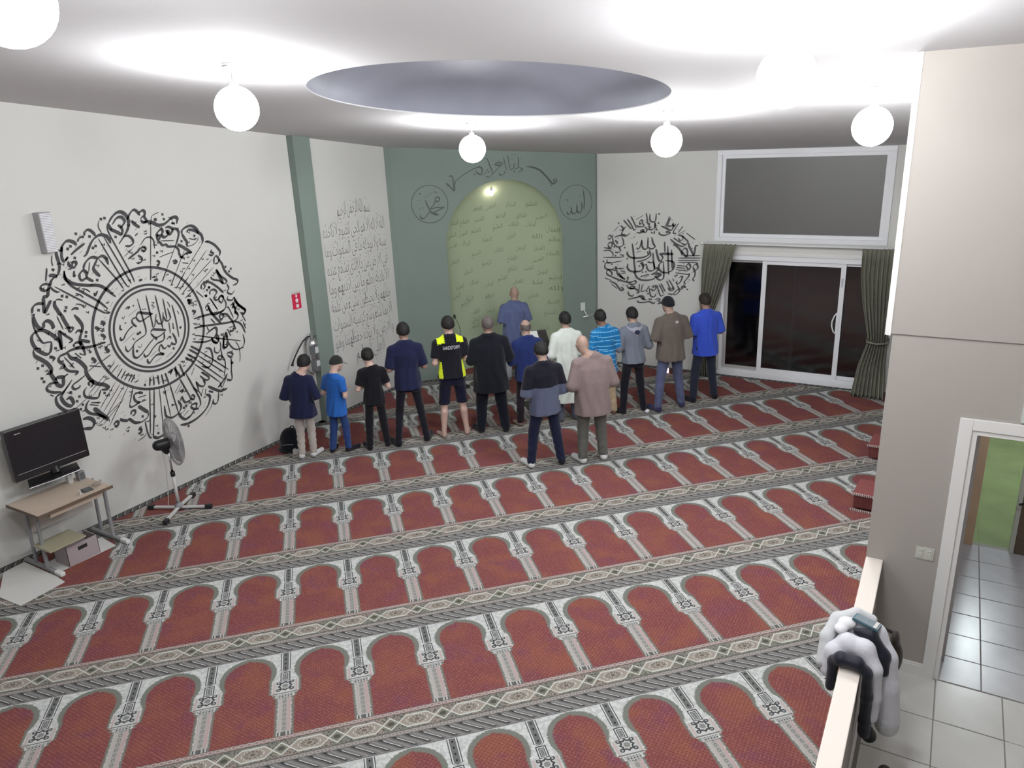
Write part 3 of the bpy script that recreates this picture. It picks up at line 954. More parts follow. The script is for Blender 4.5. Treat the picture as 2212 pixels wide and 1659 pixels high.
def person(label, fl, fr, hgt, P):
    """fl, fr: world floor points of the left and right foot; the figure faces the qibla wall"""
    fl, fr = Vector((fl[0], fl[1], 0)), Vector((fr[0], fr[1], 0))
    mid = (fl + fr) / 2
    rz = PI / 4 + P.get('turn', 0.0)
    t = thing('person', label, 'person', mid, rz)
    inv = Matrix.Rotation(-rz, 3, 'Z')
    k = hgt / 1.75
    g = P.get('g', 1.0)                       # girth
    lf = inv @ (fl - mid); rf = inv @ (fr - mid)
    if lf.x > rf.x: lf, rf = rf, lf
    # joints
    hipz = .90 * k; wz = 1.03 * k
    ly = P.get('lean', 0.0)
    sh = P.get('sh', .185) * k                # shoulder half width
    shz = 1.425 * k
    nkz = 1.49 * k
    hs = P.get('hs', 1.0) * k ** .6
    ht = P.get('nod', .25)
    hx = P.get('hx', 0.0)
    hc = np.array((hx, .035 + .09 * ht + ly, nkz + .135 * hs - .035 * ht))
    el = P.get('el', .265) * k; elz = P.get('elz', 1.10) * k
    hip = [np.array((sx * .09 * k * g ** .5, 0, hipz)) for sx in (-1, 1)]
    ft = [np.array((lf.x, lf.y, 0)), np.array((rf.x, rf.y, 0))]
    ank = [f + (0, -.015, .085 * k) for f in ft]
    kne = [(h * .48 + a * .52) + (0, .03 * k, .03 * k) for h, a in zip(hip, ank)]
    sho = [np.array((sx * (sh - .014 * k), ly, shz - .046 * k)) for sx in (-1, 1)]
    elb = [np.array((sx * el, -.03 + ly, elz)) for sx in (-1, 1)]
    hz = P.get('hz', 1.12) * k
    wri = [np.array((-.075 * k, .225 * k * g ** .5 + ly, hz)), np.array((.075 * k, .245 * k * g ** .5 + ly, hz + .035 * k))]
    skin = SKIN[P.get('skin', 'tan')]
    lo = np.array((min(-el, lf.x) - .16, min(-.30, lf.y - .2, rf.y - .2), -.02))
    hi = np.array((max(el, rf.x) + .16, max(.42, lf.y + .3, rf.y + .3), hgt + .12))
    b = P.get('belly', 0.0)
    # ---- body: one continuous skin surface
    F = Field(lo, hi, .0125)
    F.stack([hipz - .10 * k, hipz, wz, 1.22 * k, 1.38 * k, shz + .02], [.12 * k * g, .135 * k * g, .13 * k * g, .145 * k * g, .145 * k, .07 * k],
            [.085 * k * g, .092 * k * g, (.09 + b * .5) * k * g, .10 * k * g, .09 * k, .06 * k], [0] * 6, [0, 0, .01 + b * .04, ly * .5, ly, ly], .03)
    for sx in (0, 1):
        bare = P.get('phem', .07) > .3
        F.capsule(hip[sx], kne[sx], .078 * k * g, .052 * k if bare else .042 * k, .04); F.capsule(kne[sx], ank[sx] , .054 * k if bare else .038 * k, .036 * k if bare else .032 * k, .02)
        if bare: F.capsule(kne[sx] * .7 + ank[sx] * .3 + (0, -.018, 0), kne[sx] * .45 + ank[sx] * .55, .048 * k, .036 * k, .03)
        out = P.get('toe', .06) * (-1, 1)[sx]
        F.capsule(ank[sx] + (0, -.01, -.045 * k), ft[sx] + (out, .155 * k, .028), .036 * k, .030 * k, .03, (1, 1, 1.15))
        F.capsule(sho[sx], elb[sx], .040 * k, .036 * k, .03); F.capsule(elb[sx], wri[sx], .040 * k, .026 * k, .015)
    F.capsule((0, ly, shz), (hx, ly + .03, nkz + .06 * hs), .062 * k ** .5, .055 * k ** .5, .03)
    for sx in (-1, 1): F.capsule((0, ly - .01, nkz - .005), (sx * sh * .80, ly, shz - .012), .036 * k, .034 * k, .04)
    F.ellipsoid(hc + (0, 0, .012 * hs), np.array((.076, .096, .108)) * hs, .03, -ht * .6)
    F.ellipsoid(hc + (0, .045 * hs, -.055 * hs), np.array((.052, .055, .065)) * hs, .03, -ht * .6)
    ca, sa = math.cos(-ht * .6), math.sin(-ht * .6)
    def hd(x, y, z):        # point in the tilted head
        return hc + np.array((x, ca * y - sa * z, sa * y + ca * z)) * hs
    F.capsule(hd(0, .092, .012), hd(0, .108, -.022), .010 * hs, .016 * hs, .012)
    F.capsule(hd(-.035, .085, .032), hd(.035, .085, .032), .012 * hs, .012 * hs, .012)
    for sx in (-1, 1):
        F.ellipsoid(hd(sx * .034, .094, .008), np.array((.017, .014, .011)) * hs, 0, 0, None, True)
        F.ellipsoid(hd(sx * .080, .0, -.004), np.array((.011, .022, .034)) * hs, .006, .2)
    F.capsule(hd(-.020, .088, -.055), hd(.020, .088, -.055), .011 * hs, .011 * hs, .008)
    parts = [F.mesh() + (0,)]
    for sx, sd in ((0, -1), (1, 1)):
        hv, hq = hand_mesh(sd, round(k, 2))
        d = wri[sx] - elb[sx]
        d = d / np.linalg.norm(d)
        # hand frame: fingers cross the belly
        ang = math.atan2(d[1], abs(d[0]) + .35) * .55
        c_, s_ = math.cos(ang), math.sin(ang)
        q = hv.copy()
        fx = -sd
        x_, y_ = q[:, 0], q[:, 1]
        q = np.stack([x_ * c_ - fx * -1 * y_ * s_ * 0, y_ + np.abs(x_) * s_ * .15, q[:, 2]], 1)
        parts.append((q + wri[sx] + np.array((fx * .045 * k, .012, 0)), hq, 0))
    np_obj('body', parts, [skin], t)
    for sx in (-1, 1):
        bm = NB(); bmesh.ops.create_uvsphere(bm, u_segments=10, v_segments=6, radius=.0115 * hs)
        o = obj('eye', bm, M_eye, t, True, loc=tuple(hd(sx * .034, .083, .008)))
    # ---- hair or cap
    hair = P.get('hair', 'short')
    if hair != 'none':
        hm = P.get('hairmat', M_hair)
        F = Field(hc - .19, hc + .19, .009)
        th = P.get('hth', .014)
        line = P.get('line', -.038)
        def cut(px, py, pz):
            # hairline runs from the nape at the back up to the brow
            lim = np.interp(py, [-.11 * hs, -.02 * hs, .03 * hs, .10 * hs], [line * hs - .035 * hs, line * hs, .005 * hs, .060 * hs])
            return (lim - pz) * .8
        F.ellipsoid(hc + (0, -.004, .016 * hs), np.array((.078 + th, .100 + th, .108 + th)) * hs, 0, -ht * .6, cut)
        if hair == 'full':
            F.ellipsoid(hc + (0, .02, .075 * hs), np.array((.075, .085, .055)) * hs, .02, -ht * .6)
        if P.get('bald'):
            F.ellipsoid(hc + (0, .015, .10 * hs), np.array((.082, .125, .105)) * hs, 0, -ht * .6, None, True)
        hv, hq = F.mesh()
        if hair != 'cap' and not P.get('bald'):
            c0 = hv - hc
            hv = hv + c0 / np.linalg.norm(c0, axis=1)[:, None] * (np.sin(hv[:, [0]] * 95 + 1.7) * np.sin(hv[:, [1]] * 88) * np.sin(hv[:, [2]] * 101 + .6) * .0035)
        np_obj('cap' if hair == 'cap' else 'hair', [(hv, hq, 0)], [hm], t)
        if hair == 'cap':
            ba = P.get('brim', 0.0)
            bm = NB()
            n = 14
            top, bot = [], []
            for r_, dz in ((.080, .0), (.150, -.012)):
                rt_, rb_ = [], []
                for i in range(n + 1):
                    a = PI / 2 + ba + (i / n - .5) * (2.0 if r_ < .1 else 1.15)
                    p = Vector(hd(math.cos(a) * r_ * .98, math.sin(a) * r_ * 1.18, .052 + dz - .010 * abs(i / n - .5) * 2))
                    rt_.append(bm.verts.new(p)); rb_.append(bm.verts.new(p - Vector((0, 0, .006))))
                top.append(rt_); bot.append(rb_)
            for i in range(n):
                bm.faces.new((top[0][i], top[1][i], top[1][i + 1], top[0][i + 1])); bm.faces.new((bot[0][i + 1], bot[1][i + 1], bot[1][i], bot[0][i]))
                bm.faces.new((top[1][i], bot[1][i], bot[1][i + 1], top[1][i + 1]))
            obj('brim', bm, hm, t, True)
    # ---- shirt
    hem = P.get('hem', .80) * k
    lw_ = P.get('leg', 1.0)
    w = P.get('w', 1.0) * g
    slv = P.get('sleeve', .75)                 # share of the upper arm that is covered; 2 = to the wrist
    fl_ = P.get('flare', 1.0)
    sm = P['shirt'] if isinstance(P['shirt'], (list, tuple)) else [P['shirt']]
    F = Field(lo, hi, .0125)
    zs = [hem, wz - .02, 1.15 * k, 1.32 * k, 1.42 * k, shz + .045 * k]
    hw = max(.185 * k * w * fl_, .172 * k * g + .024, .09 * k * g ** .5 + .090 * k * g * lw_ ** .5 + .018); hd_ = max((.135 + b * .3) * k * w * fl_, (.140 + b * .2) * k * g + .026)
    ww = max(.172 * k * w, .158 * k * g + .024); wd_ = max((.125 + b * .7) * k * w, (.118 + b * .5) * k * g + .022)
    F.stack(zs, [hw, ww, .172 * k * w, .186 * k * w ** .5, .135 * k, .070 * k],
            [hd_, wd_, (.125 + b * .5) * k * w, .125 * k * w ** .5, .100 * k, .070 * k],
            [0] * 6, [-.010, -.002 + b * .04, ly * .4, ly * .8, ly, ly], .02, 2.3, P.get('fold', .005), len(label) % 7)
    for sx in (-1, 1): F.capsule((0, ly - .008, nkz - .008), (sx * sh * .90, ly, shz - .042), .054 * k, .060 * k, .06)
    for sx in (0, 1):
        s0, e0, w0 = sho[sx], elb[sx], wri[sx]
        if slv <= 1:
            e1 = s0 + (e0 - s0) * slv
            F.capsule(s0, e1, .068 * k * P.get('sw', 1) ** .5, .068 * k * P.get('sw', 1), .035)
        else:
            F.capsule(s0, e0, .068 * k, .062 * k * P.get('sw', 1), .035); F.capsule(e0, e0 + (w0 - e0) * (slv - 1), .060 * k * P.get('sw', 1), .044 * k, .02)
    nr = P.get('neck', .070)
    # open hem, neckline and cuffs
    def trim(x, y, z):
        d = hem - z + P.get('tilt', 0.0) * x
        d = np.maximum(d, nr * k ** .4 - np.sqrt((x - hx * .5) ** 2 + (y - ly - .018) ** 2 + np.maximum(0, (nkz - .012 + P.get('collar', 0)) - z) ** 2 * 4))
        if slv <= 1:
            for sx in (0, 1):
                s0, e0 = sho[sx], elb[sx]
                e1 = s0 + (e0 - s0) * slv
                u = (e0 - s0) / np.linalg.norm(e0 - s0)
                q = (x - e1[0]) * u[0] + (y - e1[1]) * u[1] + (z - e1[2]) * u[2] - .03
                far = np.sqrt((x - e1[0]) ** 2 + (y - e1[1]) ** 2 + (z - e1[2]) ** 2) < .13
                side = ((x - s0[0]) * (1 if sx else -1)) > -.005
                d = np.maximum(d, np.where(far & side & (q > -.05), q, -1))
        return d
    F.cut(trim)
    if P.get('neckcap', True):
        pass
    v, q = F.mesh()
    mi = 0
    if 'paint' in P:
        c = cen(v, q)
        mi = P['paint'](c, k, dict(sh=sh, shz=shz, hem=hem, elb=elb, sho=sho))
    so = np_obj(P.get('shirt_name', 'shirt'), [(v, q, mi)], sm, t)
    # ---- trousers
    ph = P.get('phem', .07) * k                # height of the trouser hems
    lw = P.get('leg', 1.0)
    F = Field(lo, hi, .0125)
    F.stack([hipz - .11 * k, hipz - .02, wz, wz + .03], [.150 * k * g, .172 * k * g, .158 * k * g, .150 * k * g], [.115 * k * g, (.122 + b * .2) * k * g, (.112 + b * .5) * k * g, .10 * k * g], [0] * 4, [-.010, -.010, .0, 0], .04)
    for sx in (0, 1):
        F.capsule(hip[sx] + (0, -.01, .0), kne[sx], .090 * k * g * lw ** .5, .068 * k * lw, .035)
        F.capsule(kne[sx], ank[sx] + (0, -.005, -.02 * k), .070 * k * lw, .058 * k * lw, .02)
        F.ellipsoid(hip[sx] + (0, -.045 * k, -.01), (.085 * k * g, .080 * k * g, .10 * k), .04)
    def ptrim(x, y, z): return np.maximum(ph - z, z - (wz + .01))
    F.cut(ptrim)
    v, q = F.mesh()
    # let the cloth crumple a little
    if len(v):
        v = v + (np.sin(v[:, [2]] * 60 / k + np.cos(v[:, [0]] * 25) * 3) * .0028) * np.clip((.75 * k - v[:, [2]]) * 3, 0, 1) * np.array((1, 1, 0))
    np_obj(P.get('pants_name', 'trousers'), [(v, q, 0)], [P['pants']], t)
    # ---- socks or shoes
    if P.get('shoe') is not None:
        for sx in (0, 1):
            m_ = P['shoe'][sx] if isinstance(P['shoe'], (list, tuple)) else P['shoe']
            c = ft[sx]
            F = Field(c + (-.20, -.16, -.01), c + (.20, .30, .17), .009)
            out = P.get('toe', .06) * (-1, 1)[sx]
            F.capsule(c + (0, -.045 * k, .045 * k), c + (out, .165 * k, .036), .044 * k, .042 * k, .02)
            F.capsule(c + (0, -.03 * k, .05 * k), ank[sx] + (0, 0, .02), .044 * k, .043 * k, .03)
            F.cut(lambda x, y, z: .003 - z)
            np_obj('sock' if P.get('socks', True) else 'shoe', [F.mesh() + (0,)], [m_], t)
    return t, dict(k=k, hc=hc, hs=hs, sh=sh, shz=shz, nkz=nkz, ly=ly, g=g, hem=hem, w=w, wz=wz)
# ---------------------------------------------------------------- the congregation
def latw(x, y): return ((x - y) * SQ, (x + y) * SQ)
def feet(x, y, wd, dy=0.0):
    return latw(x - wd / 2, y - dy), latw(x + wd / 2, y + dy)
navy = lambda: cloth('navy_cotton', (26, 30, 58))
black = lambda: cloth('black_cotton', (20, 20, 26))
dkjean = lambda: cloth('dark_navy_trousers', (18, 22, 42))
WSOCK = cloth('white_socks', (205, 205, 205)); DSOCK = cloth('dark_socks', (24, 24, 32))
J = {}
J[1] = person('boy in a navy t-shirt and pale trousers beside the black bag', (-2.713, 5.43), (-2.609, 5.549), 1.435,
    dict(shirt=navy(), pants=cloth('pale_trousers', (172, 165, 158)), shoe=WSOCK, hair='full', hth=.018, hs=1.06, hx=.07, nod=.55, g=.95, w=1.15, sh=.19, el=.285, elz=1.08, hem=.74, flare=1.12, sleeve=1.0, sw=1.12, skin='fair', turn=-.35, neck=.082))
J[2] = person('boy in a bright blue t-shirt, blue jeans and dark cap', (-2.447, 5.768), (-2.274, 5.902), 1.361,
    dict(shirt=cloth('bright_blue_cotton', (38, 92, 168)), pants=cloth('blue_denim', (40, 62, 112)), shoe=DSOCK, hair='cap', hairmat=cloth('dark_grey_cap', (38, 42, 40)), hth=.016, line=.0, hs=1.07, nod=.6, g=.88, w=1.05, sh=.18, el=.255, elz=1.10, hem=.72, sleeve=.6, skin='fair', turn=-.75, neck=.080))
J[3] = person('boy in black t-shirt and black trousers, third from the left', (-2.038, 6.066), (-1.893, 6.281), 1.432,
    dict(shirt=black(), pants=cloth('black_trousers', (22, 22, 28)), shoe=DSOCK, hair='full', hth=.016, hs=1.04, hx=-.03, nod=.3, g=.85, w=1.0, sh=.185, el=.262, elz=1.10, hem=.82, sleeve=.62, skin='fair', neck=.084))
J[4] = person('man in navy t-shirt and slim black trousers with feet wide apart', (-1.745, 6.349), (-1.501, 6.689), 1.775,
    dict(shirt=navy(), pants=cloth('slim_black_trousers', (24, 24, 34)), shoe=DSOCK, hth=.014, nod=.25, g=.93, sh=.195, el=.245, elz=1.12, hem=.83, sleeve=.82, leg=.80, phem=.09, skin='olive', toe=.09))
def p5paint(c, k, q):
    x, y, z = c.T
    ax = np.abs(x)
    m = np.zeros(len(c), int)
    m[(z > (1.405 * k - (ax - .10) * .25)) & (ax > .085) & (ax < .185)] = 1
    m[(ax > .138 * k) & (ax < .19 * k) & (z < 1.14 * k) & (y < .07)] = 1
    return m
J[5] = person('man in black and neon yellow sports shirt and navy shorts', *feet(4.10, 5.80, .34), 1.79,
    dict(shirt=[cloth('black_jersey', (22, 22, 30)), cloth('neon_yellow_jersey', (214, 232, 40))], paint=p5paint, pants=cloth('navy_shorts', (20, 22, 44)), pants_name='shorts', phem=.50, leg=1.12,
         hth=.016, hs=1.0, nod=.2, g=.95, w=.92, sh=.195, el=.232, elz=1.12, hem=.90, sleeve=.62, skin='fair', hair='short', line=-.035))
J[6] = person('large man in a long black coat with raised collar', (-.945, 7.299), (-.635, 7.479), 1.74,
    dict(shirt=cloth('black_coat', (17, 20, 27)), shirt_name='coat', pants=cloth('wide_black_trousers', (20, 23, 34)), shoe=DSOCK, hairmat=M_stub, hth=.006, nod=.05, g=1.25, w=1.06, sh=.235, el=.285, elz=1.14, hem=.66, flare=1.08, sleeve=2, sw=1.25, leg=1.25, belly=.03, skin='olive', collar=.05, neck=.075))
J[7] = person('balding man in navy long-sleeved shirt, partly hidden in the front row', *feet(5.25, 5.86, .30), 1.61,
    dict(shirt=cloth('navy_shirt', (30, 42, 88)), pants=cloth('dark_brown_trousers', (34, 28, 36)), hairmat=M_stub, hth=.006, bald=True, nod=.3, g=1.08, sh=.20, el=.268, elz=1.10, hem=.78, sleeve=2, sw=1.1, skin='tan', turn=-.05))
J[8] = person('bald man in slate blue t-shirt standing alone before the niche', *feet(5.66, 8.10, .30), 1.68,
    dict(shirt=cloth('slate_blue_cotton', (88, 98, 132)), pants=cloth('white_trousers', (176, 184, 188)), shoe=cloth('grey_socks', (120, 120, 122)), hair='none', hx=.03, nod=.25, g=1.08, w=1.12, sh=.205, el=.262, elz=1.13, hem=.70, flare=1.05, sleeve=.95, sw=1.15, skin='tan', neck=.082))
J[9] = person('man in long white tunic over grey trousers', *feet(5.85, 5.84, .24), 1.67,
    dict(shirt=cloth('white_tunic', (206, 212, 206)), shirt_name='tunic', pants=cloth('grey_trousers', (88, 92, 108)), shoe=cloth('grey_socks2', (80, 80, 90)), hth=.015, nod=.15, g=.98, w=1.02, sh=.195, el=.262, elz=1.11, hem=.34, flare=1.40, sleeve=2, sw=1.15, skin='tan', fold=.009))
def p10paint(c, k, q):
    z = c[:, 2] / k + c[:, 0] * .02
    f = (z * 13.5) % 1.0
    return ((f < .13) | ((f > .30) & (f < .36))).astype(int)
J[10] = person('man in teal blue striped polo shirt and khaki trousers', *feet(6.45, 5.82, .28), 1.66,
    dict(shirt=[cloth('teal_blue_polo', (24, 104, 158)), cloth('pale_blue_stripe', (118, 178, 212))], paint=p10paint, shirt_name='polo_shirt', pants=cloth('khaki_trousers', (168, 150, 124)), hx=-.05, hth=.013, nod=.3, g=.95, w=.95, sh=.185, el=.235, elz=1.12, hem=.74, sleeve=.9, skin='brown', collar=.03, neck=.074, toe=.02))
J[11] = person('man in grey hooded sweatshirt and black trousers', (.658, 8.872), (.886, 9.133), 1.645,
    dict(shirt=cloth('grey_marl', (104, 110, 122)), shirt_name='sweatshirt', pants=cloth('black_jeans', (20, 20, 30)), shoe=DSOCK, hth=.016, nod=.35, g=.95, w=.98, sh=.195, el=.258, elz=1.12, hem=.86, sleeve=2, sw=1.12, skin='tan', leg=.95, toe=.10))
J[12] = person('man in olive brown t-shirt, faded jeans and black cap', (1.117, 9.165), (1.368, 9.531), 1.78,
    dict(shirt=cloth('olive_brown_cotton', (92, 84, 78)), pants=cloth('faded_denim', (78, 84, 112)), shoe=cloth('blue_socks', (44, 44, 76)), hair='cap', hairmat=cloth('black_cap', (26, 27, 32)), brim=.9, hth=.018, line=-.01, hx=-.03, nod=.35, g=1.05, w=1.1, sh=.21, el=.268, elz=1.13, hem=.80, flare=1.02, sleeve=.95, sw=1.18, skin='tan', leg=1.02))
J[13] = person('man in royal blue t-shirt and charcoal trousers by the curtain', (1.473, 9.792), (1.729, 10.099), 1.73,
    dict(shirt=cloth('royal_blue_cotton', (52, 76, 178)), pants=cloth('charcoal_trousers', (38, 42, 56)), shoe=DSOCK, hairmat=M_hair2, hair='full', hth=.014, nod=.3, g=.98, w=1.05, sh=.205, el=.25, elz=1.13, hem=.78, flare=1.02, sleeve=.92, sw=1.15, skin='olive', tilt=.0, fold=.008))
def p14paint(c, k, q):
    return (c[:, 2] < (1.17 * k + c[:, 0] * .05)).astype(int)
J[14] = person('man in black and grey t-shirt and navy trousers in the second row', (.33, 6.501), (.636, 6.774), 1.665,
    dict(shirt=[cloth('black_yoke', (22, 22, 32)), cloth('slate_grey_cotton', (78, 84, 104))], paint=p14paint, pants=cloth('dark_blue_trousers', (24, 28, 52)), shoe=[WSOCK, DSOCK], hth=.016, hair='full', nod=.5, g=1.05, w=1.08, sh=.21, el=.27, elz=1.06, hem=.78, tilt=.10, sleeve=.98, sw=1.12, skin='tan', leg=1.05))
J[15] = person('bald man in long taupe shirt and olive grey trousers in the second row', (.879, 6.92), (1.074, 7.144), 1.725,
    dict(shirt=cloth('taupe_jersey', (122, 108, 106)), pants=cloth('olive_grey_trousers', (88, 88, 84)), shoe=WSOCK, hair='none', hx=-.10, nod=.45, g=1.18, w=1.08, sh=.225, el=.282, elz=1.10, hem=.70, flare=1.02, sleeve=2, sw=1.3, skin='tan', leg=1.1, neck=.085, belly=.02))

# lettering across the yellow and black shirt, logo on the brown shirt, hood of the sweatshirt
def text_mesh(body, ext=0.0, size=1.0):
    c = bpy.data.curves.new('t', 'FONT'); c.body = body; c.size = size; c.extrude = ext; c.resolution_u = 3
    o = bpy.data.objects.new('t', c); COL.objects.link(o)
    dg = bpy.context.evaluated_depsgraph_get()
    me = bpy.data.meshes.new_from_object(o.evaluated_get(dg))
    bpy.data.objects.remove(o); bpy.data.curves.remove(c)
    return me
def back_y(x, z, I, p=2.3):
    k, g, w = I['k'], I['g'], I['w'] * 1
    A = np.interp(z, [1.15 * k, 1.32 * k, 1.42 * k], [.172 * k * w, .192 * k * w ** .5, .178 * k])
    B_ = np.interp(z, [1.15 * k, 1.32 * k, 1.42 * k], [.125 * k * w, .125 * k * w ** .5, .105 * k])
    return I['ly'] - B_ * max(0.0, 1 - min(1, abs(x) / A) ** p) ** (1 / p)
t, I = J[5]
me = text_mesh('SANDSTORM', .0015, .085)
xs = [v.co.x for v in me.vertices]; cx = (min(xs) + max(xs)) / 2
sc = .235 / (max(xs) - min(xs))
for v in me.vertices:
    x = (v.co.x - cx) * sc; z = 1.318 * I['k'] + v.co.y * .82 + x * .02
    v.co = (x, back_y(x, z, I) - .011 - v.co.z, z)
me.name = 'lettering'
me.materials.append(mat('white_print', (.62, .62, .64, 1), .6))
o = bpy.data.objects.new('lettering', me); link(o, t); o['label'] = 'white block lettering across the back'
t, I = J[12]
bm = NB()
zc = 1.39 * I['k']
for i in range(6):
    x0, x1 = .005 + i * .009, .005 + (i + 1) * .009
    f = [bm.verts.new((x, back_y(x, z, I) - .012, z)) for x, z in ((x0, zc - .018), (x1, zc - .018), (x1, zc + .018), (x0, zc + .018))]
    bm.faces.new(f)
obj('logo_patch', bm, mat('pale_logo_print', (.40, .38, .36, 1), .6), t)
t, I = J[11]
k = I['k']
F = Field((-.2, -.26, 1.2 * k), (.2, .2, 1.6 * k), .010)
for a in range(9):
    th = PI * (.06 + .88 * a / 8)
    th2 = PI * (.06 + .88 * (a + 1) / 8)
    if a < 8:
        p = lambda q: (math.cos(q) * .115, .03 - math.sin(q) * .125, (1.475 - .075 * math.sin(q)) * k)
        F.capsule(p(th), p(th2), .026, .026, .02)
F.capsule((0, -.10, 1.40 * k), (.0, -.125, 1.33 * k), .055, .022, .03, (1, 1.3, 1))
np_obj('hood', [F.mesh() + (0,)], [cloth('grey_hood', (150, 150, 162))], t)
bm = NB()
for s in (-1, 1):
    pass
bmesh.ops.create_uvsphere(bm, u_segments=10, v_segments=8, radius=1, matrix=Matrix.Translation((.0, -.142, 1.385 * k)) @ Matrix.Diagonal((.042, .02, .036, 1)))
obj('hood_lining', bm, cloth('navy_lining', (34, 42, 66)), t, True)
# ---------------------------------------------------------------- television on the left wall
M_tvblk = mat('tv_black', (.012, .012, .014, 1), .25, spec=.5)
M_screen = mat('tv_screen', (.010, .010, .013, 1), .18, spec=.5)
M_grey = mat('painted_grey_steel', (.26, .26, .27, 1), .45, noise=.05)
M_ltgrey = mat('light_grey_plastic', (.55, .55, .54, 1), .5)
M_chrome = mat('chrome', (.75, .75, .77, 1), .18, 1.0)
M_birch = mat('birch_laminate', (.50, .41, .33, 1), .45, noise=.08, nscale=7)
M_edgeb = mat('dark_desk_edge', (.12, .085, .06, 1), .5)
M_shelf = mat('olive_shelf', (.33, .31, .22, 1), .6, noise=.06)
TX = XL + .245                                  # screen face
t = thing('television', 'black flat television on the left wall above the desk', 'television', (XL + .003, 2.485, 1.21))
def at(name, bm, m, smooth=False):
    o = obj(name, bm, m, None, smooth)
    o.parent = t; o.matrix_parent_inverse = Matrix.Translation(t.location).inverted()
    return o
bm = NB(); bbox(bm, TX - .075, TX, 2.085, 2.880, .935, 1.495, .008, 2)
at('housing', bm, M_tvblk)
bm = NB(); box(bm, TX, TX + .0015, 2.115, 2.850, 1.035, 1.470)
at('screen', bm, M_screen)
bm = NB(); bbox(bm, TX - .005, TX + .006, 2.12, 2.85, 1.008, 1.013, .001, 1)
at('trim_strip', bm, M_grey)
bm = NB(); bbox(bm, TX + .0005, TX + .002, 2.18, 2.24, 1.435, 1.441, .0003, 1)
at('badge', bm, M_ltgrey)
bm = NB(); tube(bm, [(TX - .04, 2.50, .95), (TX - .02, 2.50, .885)], .05, 14)
at('stand_neck', bm, M_tvblk)
bm = NB()
vs = [(TX - .10, 2.24), (TX + .10, 2.15), (TX + .13, 2.40), (TX + .12, 2.68), (TX - .08, 2.76)]
prism(bm, vs, .868, .886)
at('stand_base', bm, M_tvblk)
bm = NB(); tube(bm, [(TX + .10, 2.15, .868), (TX + .13, 2.40, .868), (TX + .12, 2.68, .868)], .006, 6)
at('stand_edge', bm, M_chrome)
bm = NB(); bbox(bm, XL + .003, XL + .03, 2.33, 2.63, 1.08, 1.36, .004); bbox(bm, XL + .03, TX - .075, 2.44, 2.52, 1.17, 1.27, .004)
at('wall_bracket', bm, M_grey)

# ---------------------------------------------------------------- school desk under it
t = thing('desk', 'birch topped desk on grey steel legs against the left wall', 'desk', (-3.05, 2.37, 0))
bm = NB(); bbox(bm, -3.36, -2.765, 1.975, 2.765, .700, .722, .004); at('desktop', bm, M_birch)
bm = NB(); bbox(bm, -2.772, -2.760, 1.972, 2.768, .692, .724, .003); bbox(bm, -3.36, -2.765, 1.968, 1.977, .692, .724, .003); at('edge_band', bm, M_edgeb)
bm = NB(); bbox(bm, -2.95, -2.80, 2.10, 2.66, .640, .655, .003); bbox(bm, -2.805, -2.795, 2.10, 2.66, .640, .700, .002); at('tray', bm, M_birch)
for y in (2.055, 2.79):
    bm = NB()
    tube(bm, [(-3.01, y, .03), (-3.01, y, .34), (-2.985, y, .69)], .021, 8)
    at('leg', bm, M_grey)
    bm = NB()
    tube(bm, [(-3.27, y + .02, .03), (-3.25, y + .02, .34), (-3.22, y + .02, .69)], .019, 8)
    at('leg', bm, M_grey)
    bm = NB(); bbox(bm, -3.44, -2.85, y - .022, y + .022, .004, .040, .008); at('foot_rail', bm, M_grey)
    bm = NB(); bbox(bm, -2.86, -2.735, y - .026, y + .026, .002, .048, .012, 3); at('foot_cap', bm, mat('white_foot_cap', (.72, .72, .72, 1), .5))
bm = NB(); bbox(bm, -3.09, -2.78, 2.005, 2.385, .285, .305, .003); at('low_shelf', bm, M_shelf)
bm = NB(); bbox(bm, -3.26, -3.245, 2.08, 2.77, .36, .66, .003); at('modesty_panel', bm, mat('pale_panel', (.46, .43, .40, 1), .6))
# things on and under the desk
t = thing('desktop_speaker', 'small grey desktop speaker, taller of the two on the desk', 'speaker', (-3.235, 2.705, .722))
bm = NB(); bbox(bm, -.035, .035, -.036, .036, 0, .105, .006, 2); obj('box', bm, M_grey, t)
bm = NB(); box(bm, .036, .0365, -.028, .028, .012, .095); obj('grille', bm, mat('speaker_cloth', (.10, .10, .105, 1), .9), t)
t = thing('desktop_speaker', 'small pale desktop speaker nearer the television base', 'speaker', (-3.27, 2.60, .722))
bm = NB(); bbox(bm, -.03, .03, -.026, .026, 0, .095, .006, 2); obj('box', bm, M_ltgrey, t)
bm = NB()
for i in range(4): box(bm, .0305, .031, -.018, .018, .020 + i * .018, .026 + i * .018)
obj('grille', bm, M_grey, t)
t = thing('remote_tray', 'dark flat tray lying on the desk top', 'tray', (-2.905, 2.565, .722), R(-8))
bm = NB(); bbox(bm, -.055, .055, -.05, .05, 0, .012, .003); obj('plate', bm, mat('dark_slate', (.07, .075, .078, 1), .6), t)
bm = NB(); bbox(bm, -.042, .042, -.036, .036, .012, .015, .001, 1); obj('keypad', bm, mat('slate', (.11, .115, .12, 1), .6), t)
t = thing('cable_coil', 'loose coil of pale cable at the far end of the desk', 'cable', (-2.935, 2.68, .722))
bm = NB(); tube(bm, [(.035 * math.cos(a) + .004 * a, .045 * math.sin(a), .006 + .0035 * a) for a in [i * .45 for i in range(34)]], .0045, 6)
obj('coil', bm, mat('tan_cable', (.38, .32, .28, 1), .5), t)
bm = NB(); bbox(bm, -.02, .015, .05, .085, 0, .022, .004); obj('plug', bm, M_ltgrey, t)
t = thing('glue_stick', 'tiny white stick standing at the front of the desk', 'stick', (-2.86, 2.47, .722))
